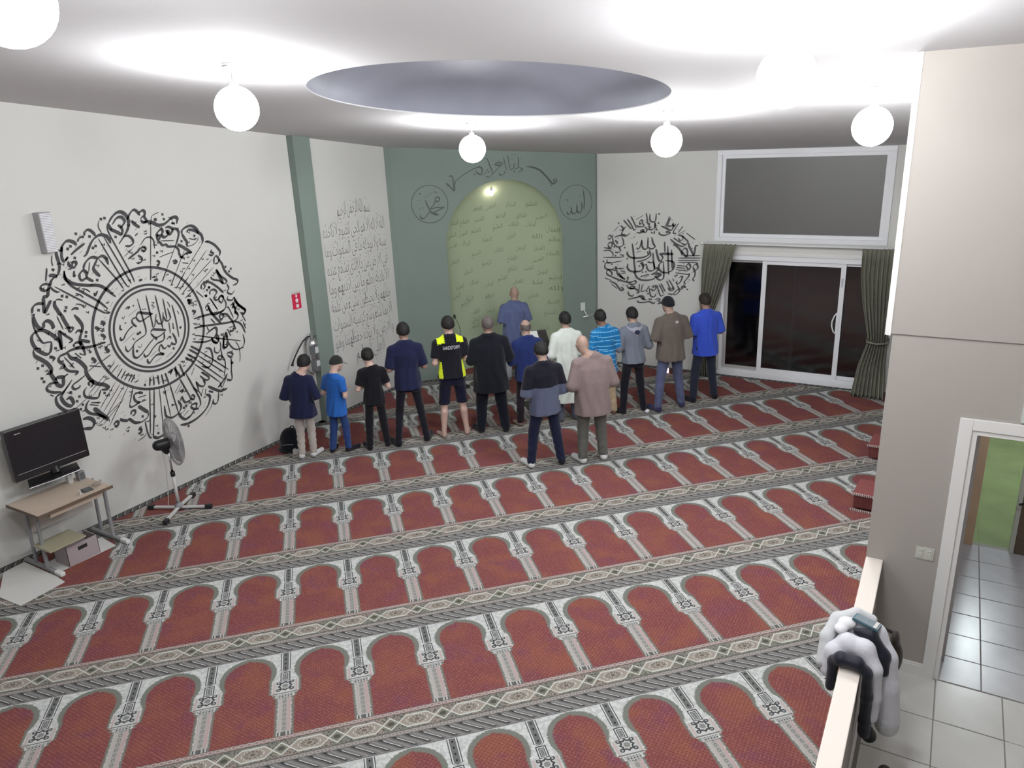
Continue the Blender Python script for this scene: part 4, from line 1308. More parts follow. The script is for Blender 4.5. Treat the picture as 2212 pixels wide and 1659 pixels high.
bm = NB(); lathe(bm, [(0, 0), (.009, 0), (.009, .045), (0, .045)], 10); obj('barrel', bm, M_ltgrey, t); bm = NB(); lathe(bm, [(0, .046), (.007, .046), (.007, .055), (0, .057)], 10); obj('cap', bm, M_white, t)
t = thing('storage_box', 'greyish pink open box on the floor under the low shelf', 'box', (-2.98, 2.36, .004))
bm = NB()
bbox(bm, -.13, .13, -.17, .17, 0, .008, .002); bbox(bm, -.13, -.122, -.17, .17, .006, .22, .002); bbox(bm, .122, .13, -.17, .17, .006, .22, .002)
bbox(bm, -.13, .13, -.17, -.162, .006, .22, .002); bbox(bm, -.13, .13, .162, .17, .006, .22, .002)
obj('carton', bm, mat('pinkish_grey_card', (.36, .31, .32, 1), .8), t)
bm = NB(); bbox(bm, .1301, .132, -.05, .05, .14, .18, .0005, 1); obj('grip', bm, M_dark, t)
M_board = mat('white_board', (.62, .62, .60, 1), .5, noise=.03)
bm = NB()
prism(bm, [(-3.41, 2.02), (-3.39, 1.80), (-2.95, 1.53), (-2.59, 1.545), (-2.615, 1.995), (-2.80, 2.015)], .003, .013)
tag(obj('white_board', bm, M_board), 'white board lying on the carpet in front of the desk, cut by the picture edge', 'board')
bm = NB(); prism(bm, [(-3.19, 2.10), (-2.86, 2.10), (-2.835, 2.70), (-3.17, 2.74)], .0015, .0035)
tag(obj('white_board', bm, M_board), 'white board lying on the carpet between the desk feet', 'board')

# ---------------------------------------------------------------- pedestal fan
t = thing('pedestal_fan', 'grey pedestal fan with wire cage and cross base by the left wall', 'fan', (-2.948, 3.602, 0))
for i, (fx, fy) in enumerate(((-3.283, 3.442), (-2.616, 3.788), (-3.097, 3.917), (-2.759, 3.271))):
    d = Vector((fx + 2.948, fy - 3.602, 0)); u = d.normalized(); n_ = Vector((-u.y, u.x, 0)); L = d.length
    m_ = Matrix(((u.x, n_.x, 0, 0), (u.y, n_.y, 0, 0), (0, 0, 1, 0), (0, 0, 0, 1)))
    bm = NB(); bbox(bm, .0, L - .03, -.020, .020, .018 + (i > 1) * .006, .042 + (i > 1) * .006, .004, 1, m_)
    a = obj('base_arm', bm, M_ltgrey, t)
    bm = NB(); bbox(bm, L - .06, L + .02, -.026, .026, .0, .055, .008, 2, m_); obj('foot', bm, M_dark, a)
bm = NB(); lathe(bm, [(0, .02), (.045, .02), (.045, .07), (.028, .085), (.028, .10)], 18); obj('hub', bm, M_grey, t, True)
bm = NB(); tube(bm, [(0, 0, .05), (0, 0, .46)], .019, 12); obj('lower_pole', bm, M_ltgrey, t, True)
bm = NB(); lathe(bm, [(.021, .44), (.027, .445), (.027, .50), (.020, .505)], 14); obj('collar', bm, M_dark, t, True)
bm = NB(); tube(bm, [(0, 0, .46), (0, 0, .80)], .013, 12); obj('upper_pole', bm, M_chrome, t, True)
nx = Vector((.33, .944, 0)).normalized(); side = Vector((nx.y, -nx.x, 0))
def fb(p): return nx * p[1] + side * p[0] + Vector((0, 0, p[2]))
FM = Matrix(((side.x, nx.x, 0, 0), (side.y, nx.y, 0, 0), (0, 0, 1, .865), (0, 0, 0, 1)))
F = Field((-.3, -.3, .6), (.3, .3, 1.05), .012)
c_ = FM.translation
F.capsule(tuple(FM @ Vector((0, -.10, 0))), tuple(FM @ Vector((0, .01, 0))), .062, .066, .02)
F.capsule(tuple(FM @ Vector((0, -.04, -.05))), tuple(FM @ Vector((0, -.02, -.10))), .042, .034, .02)
np_obj('motor', [F.mesh() + (0,)], [mat('fan_motor_black', (.015, .015, .017, 1), .35)], t)
# cage: concentric rings and ribs, front and back
M_wire = mat('cage_wire', (.42, .42, .43, 1), .35, .6)
bm = NB()
def ring(r, y, w=.0022):
    pts = [FM @ Vector((r * math.cos(a), y, r * math.sin(a))) for a in [2 * PI * i / 40 for i in range(41)]]
    tube(bm, pts, w, 4, False)
for r, yf, yb in ((.285, .085, .055), (.27, .105, .045), (.235, .122, .035), (.19, .135, .028), (.14, .143, .024), (.09, .147, .022)):
    ring(r, yf); ring(r, yb)
ring(.288, .07, .006)
for i in range(60):
    a = 2 * PI * i / 60
    p = lambda r, y: FM @ Vector((r * math.cos(a), y, r * math.sin(a)))
    tube(bm, [p(.05, .149), p(.14, .143), p(.235, .122), p(.286, .075)], .0016, 3, False)
    tube(bm, [p(.06, .02), p(.14, .024), p(.235, .035), p(.286, .068)], .0016, 3, False)
obj('cage', bm, M_wire, t)
bm = NB(); tube(bm, [FM @ Vector((0, .143, 0)), FM @ Vector((0, .153, 0))], .052, 16); obj('cage_badge', bm, M_ltgrey, t)
M_blade = mat('fan_blade', (.40, .40, .41, 1), .45)
for i in range(3):
    bm = NB()
    a0 = 2 * PI * i / 3 + .4
    rows = []
    for j in range(8):
        r = .03 + .225 * j / 7
        hw = .30 + .42 * math.sin(PI * min(1, j / 7 * .8 + .1))
        rows.append([bm.verts.new(FM @ Vector((r * math.cos(a0 + hw * q), .085 + .035 * q * (1 - j / 16), r * math.sin(a0 + hw * q)))) for q in (-1, -.5, 0, .5, 1)])
    for a, b in zip(rows, rows[1:]):
        for q in range(4): bm.faces.new((a[q], a[q + 1], b[q + 1], b[q]))
    o = obj('blade', bm, M_blade, t, True)
    md = o.modifiers.new('s', 'SOLIDIFY'); md.thickness = .003
bm = NB(); tube(bm, [fb((-.03, -.06, .80)), fb((-.055, -.05, .55)), fb((-.06, -.07, .25)), fb((-.10, -.10, .008))], .004, 6); obj('power_cord', bm, M_ltgrey, t)

# ---------------------------------------------------------------- louvred box on the left wall
t = thing('louvred_wall_box', 'narrow louvred box high on the left wall beside the large medallion', 'wall box', (XL, 3.05, 3.165))
bm = NB(); bbox(bm, 0, .115, -.062, .062, 0, .415, .006, 2); obj('housing', bm, mat('shaded_housing', (.40, .39, .40, 1), .6), t)  # grey puts the shade of the side face into the colour
bm = NB()
for i in range(24): bbox(bm, .113, .122, -.054, .056, .012 + i * .0165, .012 + i * .0165 + .010, .001, 1)
o = obj('louvres', bm, M_white, t)

# ---------------------------------------------------------------- extinguisher sign and extinguisher
t = thing('extinguisher_sign', 'red sign with a white down arrow on the left wall above the extinguisher', 'sign', (XL, 6.445, 1.845))
bm = NB(); bbox(bm, .0, .006, -.084, .084, 0, .225, .001, 1); obj('plate', bm, mat('sign_red', srgb(196, 40, 72), .5), t)
bm = NB(); box(bm, .0, .004, -.084, .084, .2255, .255); obj('clear_tab', bm, mat('pale_tab', (.52, .50, .47, 1), .4), t)
bm = NB()
def plate(pts): 
    a = [bm.verts.new((.0075, y, z)) for y, z in pts]; bm.faces.new(a)
plate([(-.012, .218), (.014, .218), (.014, .196), (.028, .196), (.001, .166), (-.026, .196), (-.012, .196)])
plate([(.004 + .030 * math.cos(a), .128 + .028 * math.sin(a)) for a in [2 * PI * i / 16 for i in range(16)]])
plate([(-.020, .070), (.030, .070), (.034, .040), (.026, .018), (-.014, .018), (-.024, .040)])
plate([(-.018, .098), (.030, .098), (.030, .092), (-.018, .092)])
o = obj('symbol', bm, mat('sign_white', (.78, .74, .76, 1), .5), t)
bm = NB(); 
for y0 in (-.018, .000, .016): 
    a = [bm.verts.new((.0075, y, z)) for y, z in ((y0, .088), (y0 + .010, .088), (y0 + .010, .074), (y0, .074))]; bm.faces.new(a)
obj('small_letters', bm, mat('sign_dark', (.10, .03, .04, 1), .5), t)
ex, ey = XL + .115, 6.535
t = thing('fire_extinguisher', 'silver fire extinguisher with black hose beside the green pilaster', 'extinguisher', (ex, ey, .86))
M_steel = mat('polished_steel', (.55, .55, .55, 1), .22, .9)
bm = NB(); lathe(bm, [(0, .0), (.07, .0), (.088, .02), (.09, .05), (.09, .42), (.085, .46), (.065, .50), (.035, .525), (.022, .53)], 28); obj('cylinder', bm, M_steel, t, True)
bm = NB(); lathe(bm, [(.022, .525), (.026, .53), (.026, .565), (0, .57)], 14); bbox(bm, -.015, .015, -.02, .10, .565, .578, .004); bbox(bm, -.013, .013, -.02, .09, .595, .606, .004); bbox(bm, -.012, .012, -.022, .0, .565, .606, .003)
obj('valve', bm, M_grey, t)
bm = NB(); tube(bm, [(0, -.02, .555), (.02, -.10, .57), (.03, -.20, .53), (.02, -.29, .44), (.0, -.36, .34), (-.02, -.405, .25)], .011, 8)
h = obj('hose', bm, M_dark, t, True)
bm = NB(); tube(bm, [(-.018, -.400, .262), (-.024, -.425, .20)], [.014, .020], 10); obj('nozzle', bm, M_dark, h, True)
def wrap_label(z0, z1, a0, a1, m, name):
    bm = NB(); rows = []
    for i in range(9):
        a = a0 + (a1 - a0) * i / 8
        rows.append([bm.verts.new((.0912 * math.cos(a), .0912 * math.sin(a), z)) for z in (z0, z1)])
    for a, b in zip(rows, rows[1:]): bm.faces.new((a[0], b[0], b[1], a[1]))
    obj(name, bm, m, t, True)
M_lab = mat('label_white', (.66, .67, .68, 1), .5, noise=.1, nscale=40); M_lab2 = mat('label_grey', (.12, .13, .135, 1), .5)
wrap_label(.285, .42, -1.35, .55, M_lab2, 'band'); wrap_label(.305, .40, -.35, .42, M_lab, 'label'); wrap_label(.03, .20, -1.35, .55, M_lab2, 'band'); wrap_label(.10, .185, -.35, .45, M_lab, 'label')
bm = NB(); bbox(bm, -.115, -.09, -.03, .03, .42, .52, .003); bbox(bm, -.10, -.02, -.018, .018, .495, .51, .003); obj('wall_hook', bm, M_grey, t)

# ---------------------------------------------------------------- black bag by the boy
t = thing('backpack', 'black backpack slumped on the carpet at the left wall', 'bag', (-3.06, 5.53, 0), R(35))
F = Field((-.30, -.25, -.02), (.30, .28, .42), .012)
F.ellipsoid((0, 0, .15), (.13, .10, .17), .05); F.ellipsoid((.02, .02, .24), (.10, .085, .10), .06); F.ellipsoid((-.01, -.09, .09), (.10, .06, .09), .05); F.ellipsoid((-.09, -.02, .05), (.07, .07, .055), .05)
F.capsule((.06, -.06, .25), (.13, -.12, .06), .018, .018, .02); F.capsule((.13, -.12, .06), (.10, -.10, .02), .018, .016, .01)
F.cut(lambda x, y, z: .003 - z)
np_obj('sack', [F.mesh() + (0,)], [cloth('black_nylon', (20, 22, 28))], t)
bm = NB(); tube(bm, [(.02, .0, .33), (.05, .01, .37), (.08, .01, .37), (.10, .01, .31)], .009, 8); obj('grab_handle', bm, M_dark, t, True)
bm = NB(); tube(bm, [(-.08, -.125, .14), (0, -.15, .155), (.08, -.125, .14)], .004, 6); obj('zip', bm, M_grey, t)
bm = NB(); bbox(bm, -.035, .035, -.03, .03, 0, .075, .004, 2); o = tag(obj('paper_cup_box', bm, mat('grey_white_card', (.50, .49, .48, 1), .7)), 'small pale box beside the black backpack', 'box'); o.location = (-2.90, 5.48, 0); o.rotation_euler = (0, 0, .6)

# ---------------------------------------------------------------- curtains and rod
rod_y = YW - .155
t = thing('curtain_rod', 'white curtain rod above the sliding door', 'curtain rod', (2.6, rod_y, 2.315))
bm = NB(); tube(bm, [(-1.48, 0, 0), (1.48, 0, 0)], .014, 10); obj('pole', bm, M_white, t, True)
for s in (-1, 1):
    bm = NB(); bmesh.ops.create_uvsphere(bm, u_segments=12, v_segments=8, radius=.024, matrix=Matrix.Translation((s * 1.495, 0, 0))); obj('finial', bm, M_white, t, True)
    bm = NB(); bbox(bm, s * 1.44 - .012, s * 1.44 + .012, 0, .155, -.012, .012, .003); obj('bracket', bm, M_white, t)
def curtain_mat():
    m = bpy.data.materials.new('olive_curtain'); m.use_nodes = True; nt = m.node_tree; X.nt = nt
    P = nt.nodes['Principled BSDF']; P.inputs['Roughness'].default_value = .85; P.inputs['Specular IOR Level'].default_value = .15
    uv = nt.nodes.new('ShaderNodeUVMap'); sp = nt.nodes.new('ShaderNodeSeparateXYZ'); nt.links.new(uv.outputs[0], sp.inputs[0])
    n = nt.nodes.new('ShaderNodeTexNoise'); n.inputs['Scale'].default_value = 1.0; n.inputs['Detail'].default_value = 2
    cb = nt.nodes.new('ShaderNodeCombineXYZ'); nt.links.new((X(sp.outputs[0]) * 60.0).v, cb.inputs[0]); nt.links.new((X(sp.outputs[1]) * 2.5).v, cb.inputs[1])
    nt.links.new(cb.outputs[0], n.inputs['Vector'])
    c = cmix((.135, .135, .105, 1), (.22, .22, .175, 1), X(n.outputs['Fac']).step(.35, .65))
    nt.links.new(c, P.inputs['Base Color'])
    return m
M_curt = curtain_mat()
def curtain(label, edges, npl, fwd):
    """edges: (z, x left, x right); fwd: (z, distance in front of the rod)"""
    t = thing('curtain', label, 'curtain', ((edges[0][1] + edges[0][2]) / 2, rod_y, 0), 0, 'olive curtains at the sliding door')
    zs = [e[0] for e in edges][::-1]; l = [e[1] for e in edges][::-1]; r = [e[2] for e in edges][::-1]
    fz = [f[0] for f in fwd][::-1]; fd = [f[1] for f in fwd][::-1]
    bm = NB(); uvl = bm.loops.layers.uv.new('UVMap')
    NUc, NVc = npl * 8, 46
    rows = []
    top = edges[0][0] + .03
    for j in range(NVc + 1):
        z = top - (top - .012) * j / NVc
        a, b = np.interp(z, zs, l), np.interp(z, zs, r)
        d = np.interp(z, fz, fd)
        wd = max(.1, b - a)
        amp = .016 + .055 * min(1, .22 / wd) * .6 + .01 * (1 - z / top)
        if z > edges[0][0] - .09: amp *= .45
        row = []
        for i in range(NUc + 1):
            u = i / NUc
            y = -d + amp * math.sin(2 * PI * npl * u + .6 * math.sin(z * 2.1)) + .012 * math.sin(5 * u + 3 * z)
            row.append(bm.verts.new((a + (b - a) * u - t.location.x, y, z)))
        rows.append(row)
    for j in range(NVc):
        for i in range(NUc):
            f = bm.faces.new((rows[j][i], rows[j + 1][i], rows[j + 1][i + 1], rows[j][i + 1]))
            for lp, (p, q) in zip(f.loops, ((i, j), (i, j + 1), (i + 1, j + 1), (i + 1, j))): lp[uvl].uv = (p / NUc, q / NVc)
    o = obj('drape', bm, M_curt, t, True)
    md = o.modifiers.new('s', 'SOLIDIFY'); md.thickness = .004
    return t
tc = curtain('olive curtain tied to the left side of the sliding door', [(2.285, 1.14, 1.68), (1.9, 1.12, 1.60), (1.35, 1.12, 1.42), (.95, 1.10, 1.28), (.6, 1.08, 1.34), (.02, 1.10, 1.42)], 7, [(2.3, 0), (.95, -.02), (0, .10)])
bm = NB(); tube(bm, [(1.09 - 1.41, .09, .98), (1.10 - 1.41, -.07, .95), (1.19 - 1.41, -.10, .93), (1.29 - 1.41, -.06, .95), (1.30 - 1.41, .09, .98)], .016, 8); obj('tieback', bm, M_curt, tc, True)
tc = curtain('olive curtain tied to the right side of the sliding door by the near wall', [(2.285, 3.60, 4.09), (1.9, 3.61, 4.09), (1.45, 3.68, 4.09), (.90, 3.80, 4.08), (.80, 3.79, 4.08), (.45, 3.70, 4.10), (.02, 3.66, 4.14)], 8, [(2.3, 0), (.9, -.0), (.4, .12), (0, .27)])
bm = NB(); tube(bm, [(4.09 - 3.845, .10, .90), (4.085 - 3.845, -.07, .865), (3.94 - 3.845, -.105, .85), (3.80 - 3.845, -.07, .865), (3.79 - 3.845, .10, .90)], .016, 8); obj('tieback', bm, M_curt, tc, True)

# ---------------------------------------------------------------- microphone, lectern, bracket, outlets
mx, my = -2.376, 8.975
t = thing('microphone_stand', 'thin black gooseneck microphone in front of the pale niche', 'microphone', (mx, my, 0))
bm = NB(); lathe(bm, [(0, 0), (.12, 0), (.12, .015), (.02, .03), (0, .03)], 20); obj('base', bm, M_dark, t, True)
bm = NB(); tube(bm, [(0, 0, .02), (0, 0, .93)], .009, 8); obj('pole', bm, M_dark, t, True)
bm = NB(); tube(bm, [(0, 0, .93), (.004, .004, 1.02), (-.008, -.008, 1.12), (-.03, -.03, 1.20), (-.045, -.045, 1.235)], .006, 8); g = obj('gooseneck', bm, mat('grey_green_metal', (.10, .12, .09, 1), .5), t, True)
bm = NB(); bmesh.ops.create_uvsphere(bm, u_segments=12, v_segments=10, radius=1, matrix=Matrix.Translation((-.055, -.055, 1.275)) @ Matrix.Diagonal((.024, .024, .042, 1))); obj('foam_head', bm, mat('foam', (.04, .05, .035, 1), .95), t, True)
lx, ly_ = latw(5.60, 6.62)
t = thing('lectern', 'dark lectern with a white paper behind the front row', 'lectern', (lx, ly_, 0), PI / 4)
M_ldark = mat('dark_stained_wood', (.035, .032, .028, 1), .5, noise=.2, nscale=6)
bm = NB(); bbox(bm, -.20, .20, -.18, .18, 0, .03, .005); obj('base', bm, M_ldark, t)
bm = NB(); bbox(bm, -.05, .05, -.04, .04, .03, 1.06, .005); obj('post', bm, M_ldark, t)
tm = Matrix.Translation((0, 0, 1.11)) @ Matrix.Rotation(R(38), 4, 'X')
bm = NB(); bbox(bm, -.21, .21, -.16, .16, -.012, .012, .004, 2, tm); bbox(bm, -.21, .21, -.17, -.155, .0, .035, .003, 1, tm); d_ = obj('desk_board', bm, M_ldark, t)
bm = NB(); bbox(bm, -.19, .06, -.02, .15, .0125, .016, .001, 1, tm); obj('paper', bm, mat('paper', (.70, .72, .70, 1), .7), t)
p = q2w(3.340, 1.088, .0)
t = thing('wall_plate_hook', 'white plate with a hanging arm at the right end of the green wall', 'wall plate', p, PI / 4)
bm = NB(); bbox(bm, -.045, .045, -.02, 0, -.075, .075, .004); obj('plate', bm, mat('plate_white', (.66, .70, .66, 1), .5), t)
bm = NB(); tube(bm, [(.015, -.02, -.06), (.055, -.10, -.165)], .010, 8); obj('arm', bm, M_white, t, True)
bm = NB(); tube(bm, [(-.03, -.12, -.175), (.085, -.085, -.170)], .014, 10); obj('cross_bar', bm, M_white, t, True)
bm = NB(); tube(bm, [(.08, -.08, -.17), (.14, -.05, -.165), (.20, -.01, -.165)], .004, 6); obj('cord', bm, M_ltgrey, t)
bm = NB(); tube(bm, [(-.13, -.004, -.005), (.20, -.004, -.035)], .003, 5); obj('wire', bm, mat('pale_green_wire', (.30, .36, .32, 1), .6), t)
# switch plate on the near wall
t = thing('switch_plate', 'double outlet plate on the near wall left of the doorway', 'outlet', (4.886, YN, 1.055))
bm = NB(); bbox(bm, -.060, .060, -.007, 0, -.050, .050, .003); obj('plate', bm, mat('ivory_plastic', (.50, .50, .44, 1), .4), t)
for x in (-.028, .028):
    bm = NB(); bbox(bm, x - .017, x + .017, -.010, -.006, -.034, .034, .003); s_ = obj('socket', bm, mat('ivory_socket', (.56, .56, .50, 1), .4), t)
    bm = NB()
    for z in (-.017, .017):
        for q in (-.006, .006): box(bm, x + q - .0012, x + q + .0012, -.0104, -.0098, z - .005, z + .005)
    obj('slots', bm, M_dark, s_)
# framed notice above the doorway
t = thing('framed_notice', 'white framed green notice above the doorway, cut by the right picture edge', 'notice', (5.50, YN, 2.33))
bm = NB(); frame_ring(bm, -.175, .175, -.165, .165, .018, -.02, 0, .003); obj('frame', bm, mat('pale_frame', (.55, .60, .57, 1), .5), t)
bm = NB(); box(bm, -.158, .158, -.010, -.002, -.148, .02); obj('green_panel', bm, mat('notice_green', srgb(20, 120, 84), .5), t)
bm = NB(); box(bm, -.158, .158, -.010, -.002, .02, .07); obj('red_panel', bm, mat('notice_maroon', srgb(110, 60, 62), .5), t)
bm = NB(); box(bm, -.158, .158, -.010, -.002, .07, .148); obj('pale_panel', bm, mat('notice_pale', srgb(170, 200, 190), .5), t)
# lit phone on the carpet and a crumpled tissue between the feet
t = thing('lit_phone', 'small glowing pink white phone on the carpet by the back wall', 'phone', (.60, 11.10, 0), .3)
bm = NB(); bbox(bm, -.045, .045, .0, .012, .0, .10, .003, 2, Matrix.Rotation(R(-15), 4, 'X')); obj('case', bm, mat('red_case', (.6, .05, .12, 1), .5), t)
bm = NB(); box(bm, -.038, .038, -.0012, -.0004, .008, .092, 0, Matrix.Rotation(R(-15), 4, 'X')); obj('screen', bm, emit('phone_glow', (1, .72, .92, 1), 3.0), t)
F = Field((-.08, -.08, -.01), (.08, .08, .09), .006)
F.ellipsoid((0, 0, .028), (.034, .028, .026), .01); F.ellipsoid((.012, .008, .04), (.022, .020, .02), .01); F.cut(lambda x, y, z: .002 - z)
o = np_obj('crumpled_tissue', [F.mesh() + (0,)], [mat('tissue_white', (.72, .70, .76, 1), .8)], None)
tag(o, 'small crumpled white tissue beside the foot of the man in the black cap', 'tissue'); o.location = (1.0, 9.02, 0)
# red bolsters by the right wall
M_bol = mat('red_bolster_pile', (.11, .030, .028, 1), .95, noise=.25, nscale=14)
M_bolt = mat('bolster_top_pile', (.20, .06, .058, 1), .95, noise=.2, nscale=14)
M_fr = mat('pale_fringe', (.42, .36, .34, 1), .9, noise=.5, nscale=50)
def bolster(x, y, label):
    t = thing('bolster', label, 'bolster', (x, y, 0), R(-4), 'red bolsters along the right wall')
    bm = NB(); bbox(bm, -.02, .30, -.20, .20, .03, .20, .025, 3); obj('cushion', bm, M_bol, t, True)
    bm = NB(); bbox(bm, -.03, .30, -.21, .21, .195, .215, .008, 2); obj('top_cover', bm, M_bolt, t)
    for z, y0 in ((.205, -.215), (.012, -.215)):
        bm = NB()
        for i in range(16): bbox(bm, -.04 + i * .021, -.026 + i * .021, y0 - .015, y0 + .012, z - .012, z + .012, .003, 1)
        obj('fringe', bm, M_fr, t)
bolster(4.20, 7.20, 'dark red fringed bolster at the right wall, nearer one')
bolster(4.20, 8.72, 'dark red fringed bolster at the right wall, farther one')

# ---------------------------------------------------------------- jacket over the low wall
t = thing('winter_jacket', 'white and black winter jacket draped over the low wall', 'jacket', (4.56, 3.06, .93))
Mw = cloth('white_nylon_shell', (206, 206, 214), .6, .04); Mb = cloth('black_nylon_panel', (26, 28, 38), .45, .1); Mf = cloth('pale_fleece', (196, 198, 200), .9, .06)
O = np.array((4.56, 3.06, .93))
def part(name, fn, m, lo=(-.30, -.34, -.66), hi=(.42, .42, .26), h=.011):
    F = Field(O + lo, O + hi, h); fn(F)
    # hollow for the wall so the cloth lies on it
    F.cut(lambda x, y, z: -np.maximum(np.maximum(4.488 - x, x - 4.632), z - .944))
    v, q = F.mesh()
    return np_obj(name, [(v - O, q, 0)], [m], t)
def chain(F, pts, rs, flat=(1, 1, 1), k=.02):
    for i in range(len(pts) - 1): F.capsule(pts[i], pts[i + 1], rs[i], rs[i + 1], k, flat)
part('shell', lambda F: (chain(F, [(4.43, 3.02, .80), (4.46, 3.02, .94), (4.52, 3.05, 1.005), (4.62, 3.04, 1.00), (4.68, 3.0, .90), (4.70, 2.985, .72), (4.695, 2.985, .57)], [.05, .062, .062, .062, .055, .048, .048]),
                         chain(F, [(4.42, 3.16, .78), (4.45, 3.18, .95), (4.52, 3.2, 1.02), (4.60, 3.2, 1.03)], [.06, .07, .07, .06])), Mw)
part('sleeve', lambda F: chain(F, [(4.56, 3.20, 1.03), (4.66, 3.20, 1.02), (4.735, 3.15, .90), (4.765, 3.12, .72), (4.79, 3.11, .50)], [.06, .068, .07, .072, .078], (1, 1, 1), .03), Mw)
part('cuff', lambda F: (chain(F, [(4.792, 3.11, .47), (4.796, 3.11, .44)], [.076, .072])), Mf)
part('black_panel', lambda F: chain(F, [(4.455, 2.94, .74), (4.462, 2.93, .93), (4.50, 2.905, .985), (4.60, 2.90, .985), (4.652, 2.90, .93), (4.668, 2.93, .75), (4.672, 2.955, .55), (4.678, 2.96, .46)], [.030, .034, .036, .036, .034, .034, .036, .042], (1, .8, 1)), Mb)
part('black_cuff', lambda F: chain(F, [(4.68, 2.965, .47), (4.705, 2.985, .42)], [.046, .046]), cloth('dark_cuff', (20, 20, 22)))
part('shoulder_patch', lambda F: chain(F, [(4.56, 3.10, 1.075), (4.64, 3.11, 1.055), (4.72, 3.09, .95), (4.742, 3.07, .85)], [.022, .045, .048, .028], (1, 1, 1)), Mb)
part('hood', lambda F: (chain(F, [(4.385, 3.02, .84), (4.395, 3.10, .98), (4.44, 3.20, 1.06), (4.54, 3.27, 1.085), (4.63, 3.29, 1.06)], [.035, .042, .045, .042, .035], (1, 1, 1), .02)), Mf)
part('collar', lambda F: (F.ellipsoid((4.50, 3.15, 1.085), (.055, .045, .035), .02), F.ellipsoid((4.47, 3.10, 1.065), (.04, .045, .03), .02)), cloth('white_collar', (222, 222, 226), .6, .05))
t2 = thing('shoulder_bag', 'small brown and black bag hanging from the low wall behind the jacket', 'bag', (4.70, 3.36, .93))
O = np.array((4.70, 3.36, .93)); t = t2
part('pouch', lambda F: (F.ellipsoid((4.79, 3.36, .78), (.045, .07, .11), .03), F.ellipsoid((4.775, 3.36, .92), (.03, .06, .05), .03)), cloth('brown_black_leather', (44, 38, 34), .5))
bm = NB(); tube(bm, [(-.13, .02, .03), (-.06, .02, .035), (0, .02, .032), (.05, .01, .025), (.09, 0, -.02)], .012, 8); obj('strap', bm, cloth('dark_strap', (40, 34, 32)), t2, True)
bm = NB(); bbox(bm, .085, .10, -.02, .02, -.05, -.02, .004); obj('buckle', bm, M_grey, t2)
t = thing('phone_wallet', 'grey folded phone wallet with blue edge lying on the jacket', 'wallet', (4.605, 3.165, 1.112), R(-14))
wm = Matrix.Rotation(R(8), 4, 'Y')
bm = NB(); bbox(bm, -.075, .085, -.038, .038, -.004, .006, .003, 2, wm); obj('back_cover', bm, cloth('teal_cover', (58, 92, 108), .5), t)
bm = NB(); bbox(bm, -.066, .083, -.034, .034, .006, .014, .003, 2, wm); obj('front_cover', bm, cloth('grey_cover', (112, 124, 130), .5), t)
bm = NB(); bbox(bm, .05, .07, -.036, .036, .014, .017, .001, 1, wm); obj('clasp', bm, M_ltgrey, t)
# brown shoe at the foot of the picture
t = thing('shoe', 'dark brown shoe on the foyer tiles at the bottom picture edge', 'shoe', (4.83, 3.06, .002), R(5))
F = Field((-.09, -.22, -.01), (.09, .20, .14), .008)
F.capsule((0, .09, .035), (0, -.10, .04), .042, .040, .02); F.capsule((0, -.06, .05), (0, -.14, .06), .042, .040, .03); F.cut(lambda x, y, z: .012 - z)
np_obj('upper', [F.mesh() + (0,)], [mat('brown_leather', (.035, .022, .022, 1), .45)], t)
bm = NB(); prism(bm, [(.046 * math.cos(a), -.02 + .165 * math.sin(a)) for a in [2 * PI * i / 24 for i in range(24)]], 0, .014); obj('sole', bm, M_dark, t)
